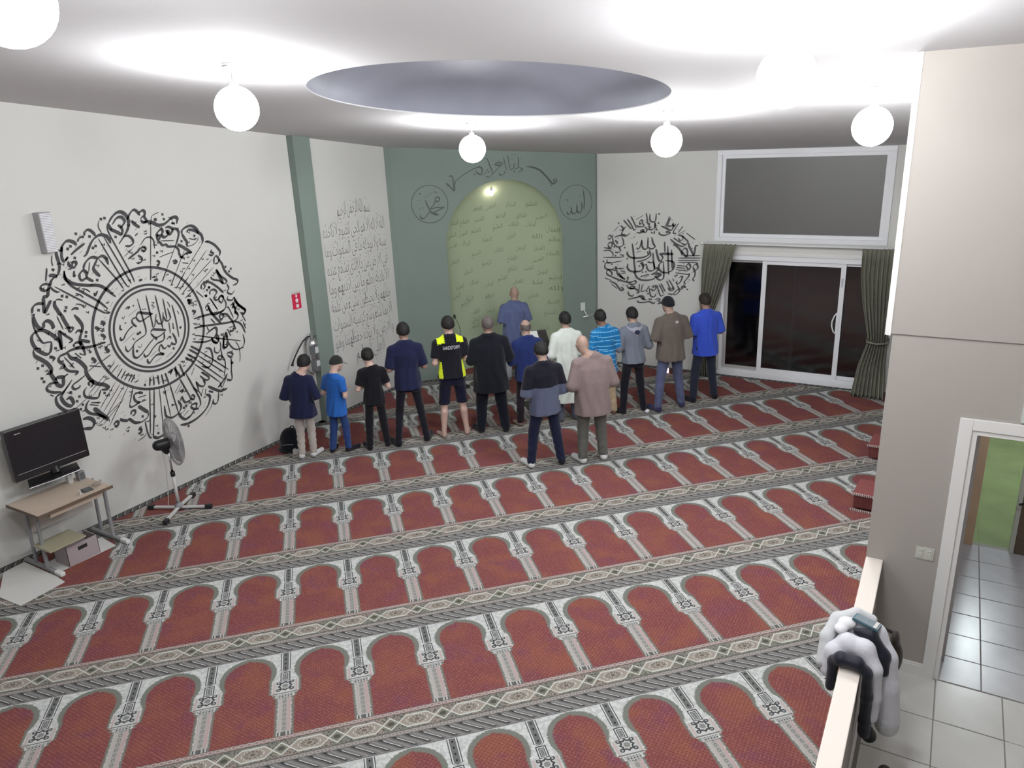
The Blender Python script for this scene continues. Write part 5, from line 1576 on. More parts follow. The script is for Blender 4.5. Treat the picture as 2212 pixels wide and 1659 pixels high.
# ---------------------------------------------------------------- calligraphy on the walls
def catmull(P, n=6):
    P = [np.array(p, float) for p in P]
    if len(P) == 2: return [P[0] + (P[1] - P[0]) * t / n for t in range(n + 1)]
    Q = [2 * P[0] - P[1]] + P + [2 * P[-1] - P[-2]]
    out = []
    for i in range(1, len(Q) - 2):
        p0, p1, p2, p3 = Q[i - 1:i + 3]
        for j in range(n):
            t = j / n
            out.append(.5 * ((2 * p1) + (-p0 + p2) * t + (2 * p0 - 5 * p1 + 4 * p2 - p3) * t * t + (-p0 + 3 * p1 - 3 * p2 + p3) * t ** 3))
    out.append(P[-1])
    return out
class Ink:
    """flat lettering gathered in a plane (u right, v up) and then laid on a wall"""
    def __init__(s): s.v = []; s.f = []
    def poly(s, pts):
        b = len(s.v); s.v += [tuple(p) for p in pts]; s.f.append(tuple(range(b, b + len(pts))))
    def stroke(s, pts, w, nib=math.radians(38), lo=.42, n=6, taper=.45):
        C = catmull(pts, n)
        L = []
        m = len(C)
        for i, p in enumerate(C):
            d = C[min(i + 1, m - 1)] - C[max(i - 1, 0)]
            l = np.hypot(*d)
            if l < 1e-9: d = np.array((1., 0)); l = 1
            d = d / l
            th = math.atan2(d[1], d[0])
            ww = w * (lo + (1 - lo) * abs(math.sin(th - nib))) * .5
            e = min(i, m - 1 - i) / max(1, m - 1)
            ww *= min(1, taper + e * 5)
            nn = np.array((-d[1], d[0])) * ww
            L.append((p + nn, p - nn))
        b = len(s.v)
        for a, c in L: s.v += [tuple(a), tuple(c)]
        for i in range(m - 1): s.f.append((b + 2 * i, b + 2 * i + 1, b + 2 * i + 3, b + 2 * i + 2))
    def dot(s, c, r):
        s.poly([(c[0] + r * math.cos(a), c[1] + r * math.sin(a)) for a in (.5, .5 + PI / 2, .5 + PI, .5 + 1.5 * PI)])
    def ring(s, c, r, w, n=96):
        b = len(s.v)
        for i in range(n):
            a = 2 * PI * i / n
            for q in (r - w / 2, r + w / 2): s.v.append((c[0] + q * math.cos(a), c[1] + q * math.sin(a)))
        for i in range(n):
            j = (i + 1) % n
            s.f.append((b + 2 * i, b + 2 * i + 1, b + 2 * j + 1, b + 2 * j))
    def text(s, txt, fn, offset=0.0, res=2):
        """Arabic text shaped to presentation forms; fn maps (x, y, width) of the line to the plane"""
        me = arabic_mesh(txt, offset, res)
        xs = [p[0] for p in me[0]]
        x0, x1 = min(xs), max(xs)
        b = len(s.v)
        s.v += [fn(p[0] - x0, p[1], x1 - x0) for p in me[0]]
        s.f += [tuple(i + b for i in q) for q in me[1]]
    def marks(s, rnd, pts, r=.010):
        """little vowel strokes and hooks"""
        for x, y in pts:
            k = rnd.random(); a = rnd.uniform(0, 6.28)
            if k < .45:
                d = (math.cos(.6) * r, math.sin(.6) * r)
                s.stroke([(x - d[0], y - d[1]), (x + d[0], y + d[1])], r * .45, n=1, taper=.8)
            elif k < .75:
                s.stroke([(x - r, y + r * .6), (x, y - r * .4), (x + r * .7, y + r * .5), (x + r * .3, y - r * 1.2)], r * .5, n=3)
            else:
                s.stroke([(x - r, y), (x - r * .3, y - r * .7), (x + r * .2, y), (x + r * .6, y - r * .7), (x + r * 1.1, y + r * .3)], r * .5, n=3)
    def lay(s, name, label, cat, fn, m, group=None, parent=None):
        me = bpy.data.meshes.new(name)
        me.from_pydata([fn(*p) for p in s.v], [], s.f)
        me.update()
        me.materials.append(m)
        o = bpy.data.objects.new(name, me); link(o, parent)
        return tag(o, label, cat, group)
# joining forms: isolated code, number of forms (2 or 4)
_AR = {'ء': (0xFE80, 1), 'آ': (0xFE81, 2), 'أ': (0xFE83, 2), 'ؤ': (0xFE85, 2), 'إ': (0xFE87, 2), 'ئ': (0xFE89, 4), 'ا': (0xFE8D, 2), 'ب': (0xFE8F, 4), 'ة': (0xFE93, 2), 'ت': (0xFE95, 4), 'ث': (0xFE99, 4), 'ج': (0xFE9D, 4), 'ح': (0xFEA1, 4), 'خ': (0xFEA5, 4), 'د': (0xFEA9, 2), 'ذ': (0xFEAB, 2), 'ر': (0xFEAD, 2), 'ز': (0xFEAF, 2), 'س': (0xFEB1, 4), 'ش': (0xFEB5, 4), 'ص': (0xFEB9, 4), 'ض': (0xFEBD, 4), 'ط': (0xFEC1, 4), 'ظ': (0xFEC5, 4), 'ع': (0xFEC9, 4), 'غ': (0xFECD, 4), 'ف': (0xFED1, 4), 'ق': (0xFED5, 4), 'ك': (0xFED9, 4), 'ل': (0xFEDD, 4), 'م': (0xFEE1, 4), 'ن': (0xFEE5, 4), 'ه': (0xFEE9, 4), 'و': (0xFEED, 2), 'ى': (0xFEEF, 2), 'ي': (0xFEF1, 4)}
def shape_ar(t):
    out = []
    t = list(t)
    i = 0
    while i < len(t):
        c = t[i]
        if c not in _AR: out.append(c); i += 1; continue
        prev = i > 0 and t[i - 1] in _AR and _AR[t[i - 1]][1] == 4
        if c == 'ل' and i + 1 < len(t) and t[i + 1] == 'ا':
            out.append(chr(0xFEFC if prev else 0xFEFB)); i += 2; continue
        code, nf = _AR[c]
        nxt = nf == 4 and i + 1 < len(t) and t[i + 1] in _AR and _AR[t[i + 1]][1] >= 2
        if nf == 1: f = 0
        elif nf == 2: f = 1 if prev else 0
        else: f = (3 if nxt else 1) if prev else (2 if nxt else 0)
        out.append(chr(code + f)); i += 1
    return ''.join(out)[::-1]
_tc = {}
def arabic_mesh(t, offset=0.0, res=2):
    if (t, offset) in _tc: return _tc[(t, offset)]
    c = bpy.data.curves.new('t', 'FONT'); c.body = shape_ar(t); c.size = 1.0; c.offset = offset; c.resolution_u = res
    c.space_word = .55
    o = bpy.data.objects.new('t', c); COL.objects.link(o)
    me = bpy.data.meshes.new_from_object(o.evaluated_get(bpy.context.evaluated_depsgraph_get()))
    r = ([(v.co.x, v.co.y) for v in me.vertices], [tuple(p.vertices) for p in me.polygons])
    bpy.data.objects.remove(o); bpy.data.curves.remove(c); bpy.data.meshes.remove(me)
    _tc[(t, offset)] = r
    return r
def traced(ink, data):
    for ln in data.split('\n'):
        a, *ps = ln.split(' ')
        P = [tuple(int(q) / 1000 for q in p.split(',')) for p in ps]
        if a == 'D': ink.dot(P[0], .021)
        else: ink.stroke(P, int(a) / 1000)
rc = random.Random(11)
TR_L = '''48 -296,1287 -257,1335 -198,1381 -137,1396 -85,1370 -55,1314 -59,1245 -86,1187 -126,1138 -222,1043
42 -256,1267 -194,1328 -134,1337 -101,1296 -117,1259 -156,1233 -193,1253
37 -160,1234 -148,1187 -169,1136
42 -308,1288 -283,1218 -240,1190 -197,1162 -169,1136
34 -148,1118 -89,1118 -47,1074 -48,1028 -96,1003 -154,1011
40 -66,1300 -19,1363 32,1400 71,1385 103,1332
40 -12,1278 22,1236 74,1196
38 -607,1182 -590,1224 -547,1241 -507,1214 -478,1166
34 -695,1128 -672,1161 -639,1175 -610,1168
44 -663,962 -629,979 -595,1026 -549,1094 -491,1146 -422,1171 -362,1152 -331,1111 -321,1064
42 -891,1046 -872,1101 -825,1145 -780,1150 -733,1126 -717,1094
51 -798,1000 -728,1045 -617,1103
38 -875,1101 -894,1032 -900,975 -882,944 -833,980
53 -869,949 -831,987
40 -842,938 -838,893 -799,865 -764,889 -764,918 -795,916 -809,889
23 -944,1068 -922,1072 -897,1054
40 -944,1068 -950,1012 -945,953 -950,882 -979,821 -1013,798
47 -1080,817 -1038,817 -993,791
47 -1020,799 -1064,764 -1087,724 -1109,692 -1127,645 -1137,603
34 -1087,724 -1134,740 -1182,727 -1187,692 -1150,671 -1095,690
25 -1092,704 -1066,662 -1029,634
21 -1044,695 -653,379 -546,294
27 -909,839 -912,759 -882,695 -834,642 -612,455 -511,341
40 -907,846 -916,774 -889,733 -825,685 -680,644 -567,623 -490,571 -391,459
40 -756,717 -751,776 -704,813 -672,785 -683,735 -727,712 -759,721
34 -683,735 -651,706 -610,677
40 -695,819 -677,868 -627,920 -567,941 -508,924 -457,939 -421,919 -406,879 -400,832
42 -510,917 -553,863 -580,815 -559,766 -522,718
19 -454,1134 -289,698 -221,545
19 -387,1148 -219,710 -168,571
21 -319,1274 -312,1161 -158,716 -122,583
19 -496,907 -345,669 -275,531
15 -403,1328 -425,1264 -402,1187
42 -1192,607 -1177,611 -1136,607
47 -1186,605 -1198,535 -1217,438
59 -1114,562 -1159,506 -1211,436
38 -1337,463 -1318,517 -1284,546 -1240,551 -1194,538
21 -1089,528 -1046,556 -992,538
44 -1077,548 -1089,499 -1072,443 -1050,379
34 -924,412 -883,426 -841,410
44 -149,855 20,941
25 -1082,903 -1101,835 -1124,767
17 -997,1026 -1015,964 -1015,914
32 -5,1108 35,1134
17 -609,895 -639,795
17 -188,892 -69,969
30 -1037,882 -1015,871 -1028,858
32 -800,828 -813,771 -788,782
32 -630,551 -622,519 -587,566
17 -763,621 -712,604 -674,567
17 -840,583 -792,559 -762,523
17 -858,470 -802,447 -773,404
D -694,1215
D -377,1340
D -332,1346
D -548,1168
D -781,1092
D -817,1068
D -502,1058
D -537,1041
D -762,962
D -246,1126
D -565,684
D -989,582
D -941,565
D -1263,484
D -974,453
D -993,419
40 91,1360 149,1385 174,1360 160,1315
36 102,1290 143,1316 171,1282 173,1251 128,1248 105,1282
49 130,1256 208,1247 266,1225 314,1196 387,1196 448,1221 512,1259 570,1265 593,1238 572,1184
15 233,1260 118,719
23 118,719 87,570
15 234,1252 255,1305 306,1331 354,1342
44 287,1282 301,1245
38 406,1154 454,1160 505,1134 559,1120 579,1077 555,1006 498,915
42 268,1042 285,1104 349,1144 362,1111 343,1073 374,1045 426,1071 410,1129
34 282,1088 311,1053 286,1020 269,1058
49 428,1127 455,1075 490,1096 505,1134
36 261,987 298,990 328,954 374,956 406,927 498,915 536,869 536,819 565,773
15 498,915 321,654
25 321,654 234,528
15 621,857 443,600
25 443,600 347,462
19 889,896 578,595
27 578,595 407,405
19 944,812 612,521
27 612,521 444,373
19 1002,682 649,455
27 649,455 474,325
17 1003,578 669,357
25 669,357 511,266
44 623,1055 631,1095 696,1129 776,1136 838,1096 868,1042 901,1005 909,944 889,896
40 693,1063 728,1092 804,1075 866,1034
40 623,1055 649,994 670,950 663,893
44 531,935 592,902 720,809
34 720,809 632,813 576,780 527,779
15 658,893 738,899 815,931 858,993
36 934,916 995,908 1070,863 1122,804 1145,757 1124,708
32 1027,809 1000,778 1038,755 1012,733 963,749
32 1021,618 1035,686 1072,715 1107,675 1087,626 1032,617
36 1106,667 1146,599 1164,525 1206,456 1282,389 1353,350 1333,307 1263,293
47 1039,546 1074,451 1117,337
27 1117,337 1062,391 962,426 939,466
32 1037,537 1095,448 1160,392 1175,354 1127,335
29 1170,328 1192,270 1160,221 1219,183 1284,225
32 766,330 776,381 811,401 827,354 785,322
32 815,422 905,401 997,332 1060,267 1095,224
32 883,238 891,281 947,297 992,253 937,192 972,149 1055,187 1090,144
30 1008,115 1015,177 1057,196 1083,164 1050,107 1008,115
27 1090,144 1108,68 1061,-4 959,-28 862,-30
29 1161,167 1142,125 1204,103 1254,130 1257,84 1321,6 1398,-75 1367,-115
27 1169,37 1216,46 1238,-14 1235,-87
32 777,73 805,112 832,88 815,56 783,54
23 829,71 841,24 883,-30
23 39,993 115,1062 188,1068 222,1016 213,930
34 -6,944 68,965 99,945 76,917 36,938
30 -19,883 25,845 17,807 -41,784
40 -65,589 -19,597
40 126,559 186,561
15 253,819 350,838 457,855
34 211,785 242,764 225,726 205,741
36 425,744 468,746 477,720 429,719
15 316,1008 503,988
15 707,987 810,957
15 552,708 645,685
15 684,328 776,223
15 866,206 967,15
32 534,236 563,230 547,199 572,177
D 402,1314
D 409,1257
D 518,1198
D 796,1009
D 600,967
D 238,878
D 1239,486
D 1273,517
D 1192,556
D 891,333
D 849,306
D 819,233
23 -1345,430 -1351,344 -1342,262 -1324,191 -1295,132 -1252,129 -1210,126
42 -1210,126 -1223,69 -1250,16 -1295,6 -1349,50 -1386,103 -1404,174 -1391,230 -1349,263 -1284,270 -1221,233 -1164,167 -1127,106 -1120,9
44 -1326,454 -1326,360 -1299,296 -1258,293 -1240,341 -1201,354 -1165,324 -1155,270 -1178,267
53 -1100,227 -1110,147 -1125,10
30 -1101,220 -1049,155 -1001,105 -991,79 -1032,67
44 -1045,401 -1022,307 -1000,241 -995,195
32 -1003,227 -958,224 -956,201 -983,184 -1009,198
42 -906,357 -868,288 -844,221 -858,162 -894,102 -906,51 -890,-15 -880,-112
34 -937,151 -909,175 -872,166 -884,146
36 -984,9 -978,38 -937,51 -903,27 -934,-4 -979,-1
42 -895,63 -853,45 -796,19
17 -880,-112 -922,-93 -941,-72
38 -621,-28 -784,-35 -877,-27 -982,-15 -1044,-22 -1093,-40 -1156,-54 -1180,-93 -1158,-130 -1127,-154
47 -1070,-38 -1046,-99 -987,-138 -944,-189 -911,-253 -916,-307 -903,-358 -876,-414 -817,-472 -750,-501 -702,-548 -723,-566 -786,-555
34 -1134,-152 -1129,-199 -1094,-240 -1016,-270 -1012,-287 -1046,-301
29 -1196,-196 -1151,-162 -1132,-176 -1173,-195
17 -1417,60 -1404,86 -1361,90 -1329,74
47 -1415,67 -1407,13 -1355,-38 -1304,-97 -1277,-166 -1290,-223 -1269,-290 -1247,-358 -1200,-380 -1182,-331 -1179,-286 -1243,-275 -1257,-301
29 -1346,-214 -1295,-183 -1287,-208 -1331,-211
29 -1172,-288 -1114,-266
32 -1241,-329 -1326,-319 -1370,-352 -1358,-394 -1300,-427 -1229,-441
38 -1087,-344 -1144,-397 -1208,-448 -1281,-472 -1304,-511 -1297,-576 -1246,-648 -1179,-686
44 -1144,-397 -1220,-468 -1244,-507 -1222,-577 -1173,-625 -1132,-614 -1135,-558 -1160,-534 -1200,-545
32 -921,-329 -1016,-373 -1084,-400 -1099,-434 -1074,-458 -1026,-449 -1013,-429
34 -912,-468 -911,-428 -870,-424 -871,-464 -908,-485
17 -722,-226 -908,-309
21 -589,-181 -716,-235
15 -701,-393 -948,-561
15 -664,-412 -909,-598
16 -602,-512 -860,-777
16 -552,-552 -819,-816
16 -507,-582 -789,-867
16 -459,-605 -785,-1002
16 -541,-740 -870,-972
16 -597,-764 -930,-950
21 -407,-646 -491,-832
27 -576,-470 -489,-380
27 -532,-500 -453,-415
27 -495,-527 -417,-450
27 -449,-558 -380,-477
27 -418,-575 -348,-495
25 -637,-403 -527,-320
23 -681,-374 -560,-278
32 -945,-474 -984,-510 -989,-564 -942,-603 -852,-632 -819,-593 -794,-552
36 -947,-626 -987,-662 -1008,-720 -973,-780 -894,-823 -796,-898
55 -919,-733 -855,-828 -780,-922
47 -1070,-820 -1007,-825 -960,-866 -954,-910 -996,-953 -1093,-926
27 -491,-832 -481,-869 -408,-859 -360,-845
40 -630,-956 -628,-982 -565,-1012 -529,-1008 -471,-1071 -403,-1086
34 -500,-957 -483,-920 -440,-926 -449,-966 -487,-979
40 -736,-1012 -704,-981 -673,-992 -691,-1036 -730,-1022
34 -352,-723 -408,-731 -419,-787 -393,-830 -351,-843
40 -623,221 -590,187 -612,160
40 -706,174 -674,139 -695,116
40 -655,76 -620,35 -639,4
40 -644,-94 -608,-135 -625,-159
40 -820,-159 -786,-208 -804,-231
38 -1266,-25 -1223,-59 -1243,-84
15 -1116,-72 -1030,-227
15 -992,-59 -932,-137
15 -939,-661 -826,-698
15 -959,-679 -856,-725
15 -1353,-437 -1316,-465
15 -1093,382 -1056,224
16 -869,-241 -728,-292
15 -1140,-683 -973,-601
D -1356,-105
D -1410,-121
D -1394,-238
D -1382,-279
D -1182,44
D -817,137
D -830,94
D -820,-92
D -1132,-479
D -1049,-553
D -1086,-597
D -759,-600
D -1066,-700
D -1033,-655
23 -200,-724 -250,-987 -307,-1276
25 -143,-741 -198,-1004 -275,-1324
15 -72,-737 -125,-1307
16 -6,-739 9,-1173
21 78,-747 98,-932 123,-1148
27 -193,-692 -164,-579
27 -135,-700 -119,-584
27 -66,-708 -59,-584
27 -3,-723 -8,-590
27 67,-731 44,-588
23 -342,-1096 -341,-1175 -338,-1247 -317,-1326 -288,-1319
40 -279,-1322 -222,-1362 -144,-1354 -76,-1352
34 -49,-991 -56,-1070 -50,-1134 9,-1173 90,-1164 159,-1115 179,-1067 160,-1015 147,-983
32 182,-1004 211,-959 229,-1019 254,-1045 316,-1038 342,-1010
34 335,-998 369,-981 392,-1016 367,-1041 331,-1015
25 230,-721 281,-863 333,-1007
27 329,-678 393,-860 459,-1047 463,-1132 435,-1169
34 423,-1175 361,-1173 318,-1131 344,-1102 404,-1113 382,-1171
38 361,-1173 297,-1235 210,-1261 150,-1212 123,-1148
30 303,-707 266,-544
30 245,-699 176,-555
30 189,-682 202,-544
44 120,-1308 217,-1328 354,-1311 480,-1260 567,-1194 615,-1115 614,-1068 567,-1034
30 555,-725 618,-780 653,-818 646,-853 585,-835 526,-763
30 452,-823 491,-890 548,-917 580,-889 564,-838
23 452,-823 467,-957 398,-889
17 467,-957 502,-1042
42 618,-938 702,-1001 801,-1060 913,-1056
53 953,-858 856,-944 768,-1002
30 616,-1003 683,-1043
29 768,-1059 734,-1173 695,-1208 655,-1185 666,-1132
16 662,-1150 602,-1234 499,-1323
19 589,-452 983,-809
19 549,-496 911,-836
19 509,-539 874,-911
19 470,-583 813,-940
30 585,-442 466,-349
30 547,-477 438,-386
30 511,-531 398,-438
30 473,-566 360,-472
23 813,-940 832,-1012 934,-890
32 677,-429 746,-456 764,-525 757,-615 712,-677 657,-689 580,-650
25 919,-399 912,-490 858,-541 810,-510 822,-448
34 893,-587 854,-591 844,-616 877,-639 909,-619 893,-587
23 912,-490 914,-592 944,-666 937,-758 891,-878
32 989,-603 1016,-582 1069,-596 1086,-629 1038,-644 999,-610
29 1047,-656 1043,-731 1022,-840 1016,-934 987,-964 927,-926
49 1031,-737 1078,-731
15 1164,-459 1205,-545 1204,-669 1181,-759
25 1048,-300 1038,-410 1085,-515 1154,-570 1258,-569 1313,-496 1304,-389
29 993,-297 966,-438 977,-497 1024,-481 1024,-425
19 543,-221 865,-340 1253,-472
30 501,-300 652,-342 756,-349 836,-323 875,-287
25 795,-313 814,-382 875,-397 908,-341 886,-290
34 -353,-720 -295,-746
47 -388,-884 -337,-940 -277,-1004
23 -277,-1004 -298,-1058 -368,-1087 -433,-1095
40 -449,-1172 -414,-1176 -422,-1216 -459,-1221
17 -478,-1306 -391,-1281 -356,-1249
40 80,-598 135,-587 108,-628
40 193,-881 243,-878 216,-911
15 118,-884 231,-766
15 144,-901 243,-806
15 400,-726 471,-628
15 177,-1176 315,-1047
15 191,-1208 271,-1161
17 -366,-784 -258,-784
15 -380,-848 -261,-843
15 496,-1021 543,-943
15 550,-1038 583,-955
D 61,-1019
D 212,-1105
D 245,-1088
D -201,-1306
D 230,-1365
D -360,-1028
D -201,-1083
D -249,-657
25 -130,383 -108,127 -98,7 -118,-55 -188,-84 -265,-117 -318,-169 -373,-201 -395,-176 -395,-130
23 -13,406 -3,117 1,-3
21 1,-3 30,30 75,159
23 107,382 119,143 126,-39
22 201,325 205,58
22 308,224 324,45 325,-195
25 64,89 70,48 102,27 143,45 170,159
25 170,105 182,56 209,40 246,55 256,87 240,191
17 222,27 217,-121
37 -184,195 -151,221 -85,200 30,169
25 30,169 -40,145 -117,116 -165,120 -190,171 -168,205
27 -196,172 -240,162 -254,127 -234,90 -207,58
32 -235,87 -304,55 -363,4 -400,-45 -434,-43 -433,-11
37 -44,-46 -10,-20 52,-35 165,-65
25 164,-68 88,-111 5,-124 -47,-58
27 5,-124 19,-158
32 -2,-122 -78,-170 -155,-231 -214,-275 -277,-305 -314,-282 -315,-222 -293,-149
30 132,-80 124,-153 95,-186 18,-201 -58,-249 -121,-306 -174,-319 -186,-276
30 244,-121 268,-188 274,-237 260,-268 223,-259 205,-234
27 204,-248 173,-281 148,-254
27 147,-261 111,-286 83,-278 69,-241 47,-235 24,-277 24,-311
32 23,-317 75,-355 -10,-336 -75,-366 -127,-406 -153,-392 -152,-352
23 154,-188 183,-160 211,-171 192,-190
25 -307,292 -276,311 -250,305 -281,286
23 -207,316 -187,312
8 -417,-92 -246,2
8 -292,206 -147,271
8 -106,-337 -7,-282
8 -59,-425 39,-383
8 87,-403 196,-355
8 -243,-344 -203,-321
23 -406,129 -417,81 -393,69
23 -348,135 -327,137
18 277,1 269,-72 287,-62
23 363,-66 369,-92 386,-65
12 366,138 383,87
12 250,275 271,231 272,198
10 -94,260 -84,239 -61,247 -42,236
13 38,311 74,291 37,272 68,246 28,228
10 -241,-169 -212,-196 -181,-151
10 -306,-81 -281,-61 -273,-89 -251,-68
10 -367,216 -350,187 -325,226
D -181,-17
D -211,-26
D -264,-226
D 223,-318
36 1083,15 998,-15 872,-11 728,-10 579,-17
36 826,92 861,3 915,-80 983,-166
41 969,-91 984,-53 1020,-49 1035,-82 1000,-116 971,-94
33 1021,-46 1089,-64 1135,-128 1173,-197 1198,-300
33 569,-133 716,-141 968,-169 1168,-184 1246,-164 1272,-109 1219,-73
39 1209,67 1234,44 1206,14 1253,-14 1238,-53 1274,-97
30 1197,-190 1266,-218 1315,-278 1348,-385
41 1257,124 1298,31 1362,-31 1406,-76 1375,-119 1319,-95
39 720,-259 803,-220 877,-201 897,-242 872,-332 900,-374 865,-408 816,-366 796,-325
39 1028,-303 979,-406 954,-497 1005,-498 1047,-472
47 1029,-297 1041,-385
36 1120,-282 1108,-304 1160,-303 1160,-267
41 575,92 616,66 583,34
41 532,237 576,211 547,183
19 872,199 963,22
19 1131,41 1192,-134
19 1336,-123 1385,-226
19 1340,-222 1366,-327
19 1065,-263 1103,-369
19 753,-161 776,-219
19 833,-68 888,-145
D 961,-315
D 825,237
D 885,335'''
TR_R = '''41 -347,259 -322,117 -302,-103 -283,-236 -270,-324 -187,-387 -47,-391 68,-362 119,-315
60 21,-287 101,-261 192,-279 159,-313 79,-318
37 113,-327 160,-369 228,-365 255,-297 244,-58
44 -428,113 -439,69 -392,15 -286,-3 -146,14 -43,62 -55,127
44 -426,-108 -431,-187 -377,-240 -283,-247 -177,-231 -132,-162 -168,-97
38 -261,-68 -145,-41 -42,7 3,63 -21,150
38 -168,329 -155,210 -114,163 -57,192 -48,376
38 -45,203 1,172 58,185 80,218 45,281 20,378
30 -264,185 -229,159 -195,209 -162,319
19 -277,228 -242,295
44 103,175 128,68 164,-28 227,-37
36 48,109 63,-65 88,-174
36 -52,-59 5,-73 74,-54
60 162,86 263,95 425,95
33 185,81 231,29 198,-32
33 258,309 268,116
36 316,236 345,-276
36 384,174 410,-180
41 255,-46 177,-82 162,-170 226,-233 327,-233 416,-180 441,-92 401,-35 277,-24
37 -75,-93 -50,-191 8,-222 76,-185 63,-65
41 76,-196 122,-161 145,-204 100,-228
36 -191,-109 -156,-75 -121,-128 -75,-93
19 -188,-331 -14,-278
19 -117,-350 -14,-300
19 -263,97 -171,133
D -202,-143
D -142,-251
D -78,-242
D -439,-20
33 -21,781 -19,676 27,644 82,666 97,793
30 -89,796 -70,696 -52,590
36 -212,641 -200,598 -155,641 -178,673 -212,646
33 -155,620 -131,567 -211,555 -269,575
30 -375,735 -316,628 -268,532
30 -514,668 -432,583 -361,509
30 -444,691 -373,595 -314,499 -268,521
36 -268,457 -198,448 -130,481 -153,502 -187,480 -95,461 -73,515 -119,557
30 -30,633 -28,548 17,559
33 -51,526 6,506 62,539 83,635
27 66,645 102,518 130,508
38 185,573 252,553 364,503 407,567 395,598 362,576 274,585
33 336,743 305,649 263,575
30 359,723 296,575
33 416,640 395,608 428,578 449,620
33 154,477 166,435 233,415 289,427 354,460 287,480 299,449
30 503,631 409,472 465,452
30 581,581 497,464
33 487,432 564,413 631,362 676,311 623,267 546,296
41 415,271 482,231 550,159 585,75
36 561,148 625,204 670,163 663,56 595,118 561,159
41 782,72 746,155 700,238 687,301
41 808,241 800,157 782,72
38 797,249 856,258
33 357,355 436,293 514,253 591,234 655,279
27 412,377 479,337 546,296
27 500,380 545,328 587,382 564,413
33 -822,356 -786,390 -750,369 -774,324 -822,333
30 -726,413 -714,281 -666,205 -594,185 -523,221 -512,287 -548,374
38 -678,304 -630,261 -654,228
38 -690,359 -571,395 -465,387 -384,443
33 -561,570 -513,506 -572,483
33 -455,561 -501,517 -548,418 -465,409
38 -823,211 -786,257 -738,258 -738,192 -786,168 -810,212
30 -896,164 -738,147
33 -606,185 -570,120 -630,84 -678,93
27 -908,108 -786,118 -714,59 -726,2
27 -920,-17 -546,4 -534,43 -582,41
27 -823,-47 -835,-92 -786,-113 -533,-63
33 -884,-162 -847,-115 -762,-100
33 -884,-162 -860,-218 -762,-236 -665,-186
30 -665,-164 -629,-207 -545,-192
38 -641,-230 -616,-320 -508,-382
36 -847,-286 -811,-238 -737,-292 -762,-350 -823,-330 -847,-286
33 -738,-235 -653,-242 -677,-187
25 -568,-249 -472,-256
25 -556,-294 -460,-278
25 -593,-217 -497,-201
41 -604,-285 -544,-361 -471,-403
36 -786,-454 -676,-482 -615,-547 -567,-602 -506,-598 -543,-555 -579,-580
36 -762,-361 -640,-400 -543,-429 -459,-447
36 -460,-379 -424,-355 -424,-400 -447,-447 -352,-441 -281,-415 -269,-459 -351,-487 -399,-455
38 -447,-503 -398,-557 -327,-564 -292,-528 -351,-520 -375,-556 -279,-561 -208,-614 -231,-638 -255,-628
27 -198,-466 -208,-602
27 -139,-474 -172,-612
30 -172,-612 -67,-571 -10,-489
33 -422,-616 -397,-683 -337,-702 -302,-665
33 -10,-523 16,-667 86,-685 119,-627
36 25,-510 94,-483 117,-526 72,-574 14,-544
27 128,-459 201,-655 280,-628
27 173,-445 257,-607
27 207,-432 290,-583
27 308,-382 392,-543
30 334,-502 381,-555 437,-540 413,-487
27 353,-358 459,-528
36 439,-629 495,-614 549,-555 526,-524 482,-560 427,-618 337,-613
30 501,-448 548,-512 603,-508 591,-465 658,-483 612,-431
36 531,-316 597,-291 566,-379 523,-425 489,-405 510,-371
36 684,-254 716,-241 707,-285 675,-330 633,-386 656,-429
33 759,-218 812,-183 815,-268 785,-324 808,-366
38 657,-104 699,-60 734,-111 703,-167 657,-104
38 777,-99 840,-64 864,-127 812,-172 777,-109
27 500,-14 892,2
27 510,29 912,45
27 501,-47 818,-38 862,-74
25 491,-101 668,-109
25 481,-134 647,-148
25 482,-177 693,-189
25 462,-232 727,-251
27 597,70 899,87
36 -421,-764 -349,-748 -242,-718 -183,-703 -112,-744 -64,-752
36 -241,-775 -205,-807 -87,-799 -5,-782 77,-810 99,-774
38 -230,-695 -136,-688 -112,-732 -159,-747
36 99,-741 167,-713 191,-746 134,-761
36 169,-781 260,-763 339,-713
19 -293,671 -134,759
19 -702,458 -619,547
19 509,443 637,519
19 638,467 804,356
19 -188,-343 -3,-277
19 -358,182 -311,227
19 444,-386 420,-333
19 -885,-391 -737,-440
19 -750,-498 -627,-583
D -608,612
D -690,182
D -487,178
D 19,458
D 64,454
D 139,625
D 147,783
D -666,27
D -738,-133
D -55,-593
D -31,-636
D -6,-736
D 29,-734
D 463,-287
D 496,-274
D 692,-514
D -610,-433
D 71,-518
D -908,-84
D -306,-270'''
M_ink2 = mat('grey_vinyl_lettering', (.20, .20, .20, 1), .6)
M_ink3 = mat('green_grey_lettering', (.075, .095, .085, 1), .45)
M_ink4 = mat('moss_lettering', (.17, .21, .14, 1), .6)
# large medallion on the left wall
ink = Ink()
traced(ink, TR_L)
ink.ring((-.017, -.007), .740, .032); ink.ring((-.028, .000), .526, .028); ink.ring((-.028, .000), .474, .026)
P = []
while len(P) < 420:
    a, r = rc.uniform(0, 6.283), rc.choice((rc.uniform(.80, 1.40), rc.uniform(.80, 1.40), rc.uniform(.58, .70)))
    P.append((r * math.cos(a) - .01, r * math.sin(a)))
ink.marks(rc, P, .020)
ink.lay('wall_medallion', 'large round charcoal calligraphy medallion on the left wall', 'calligraphy', lambda u, v: (XL + .003, 4.09 + u, 2.10 + v), M_ink)
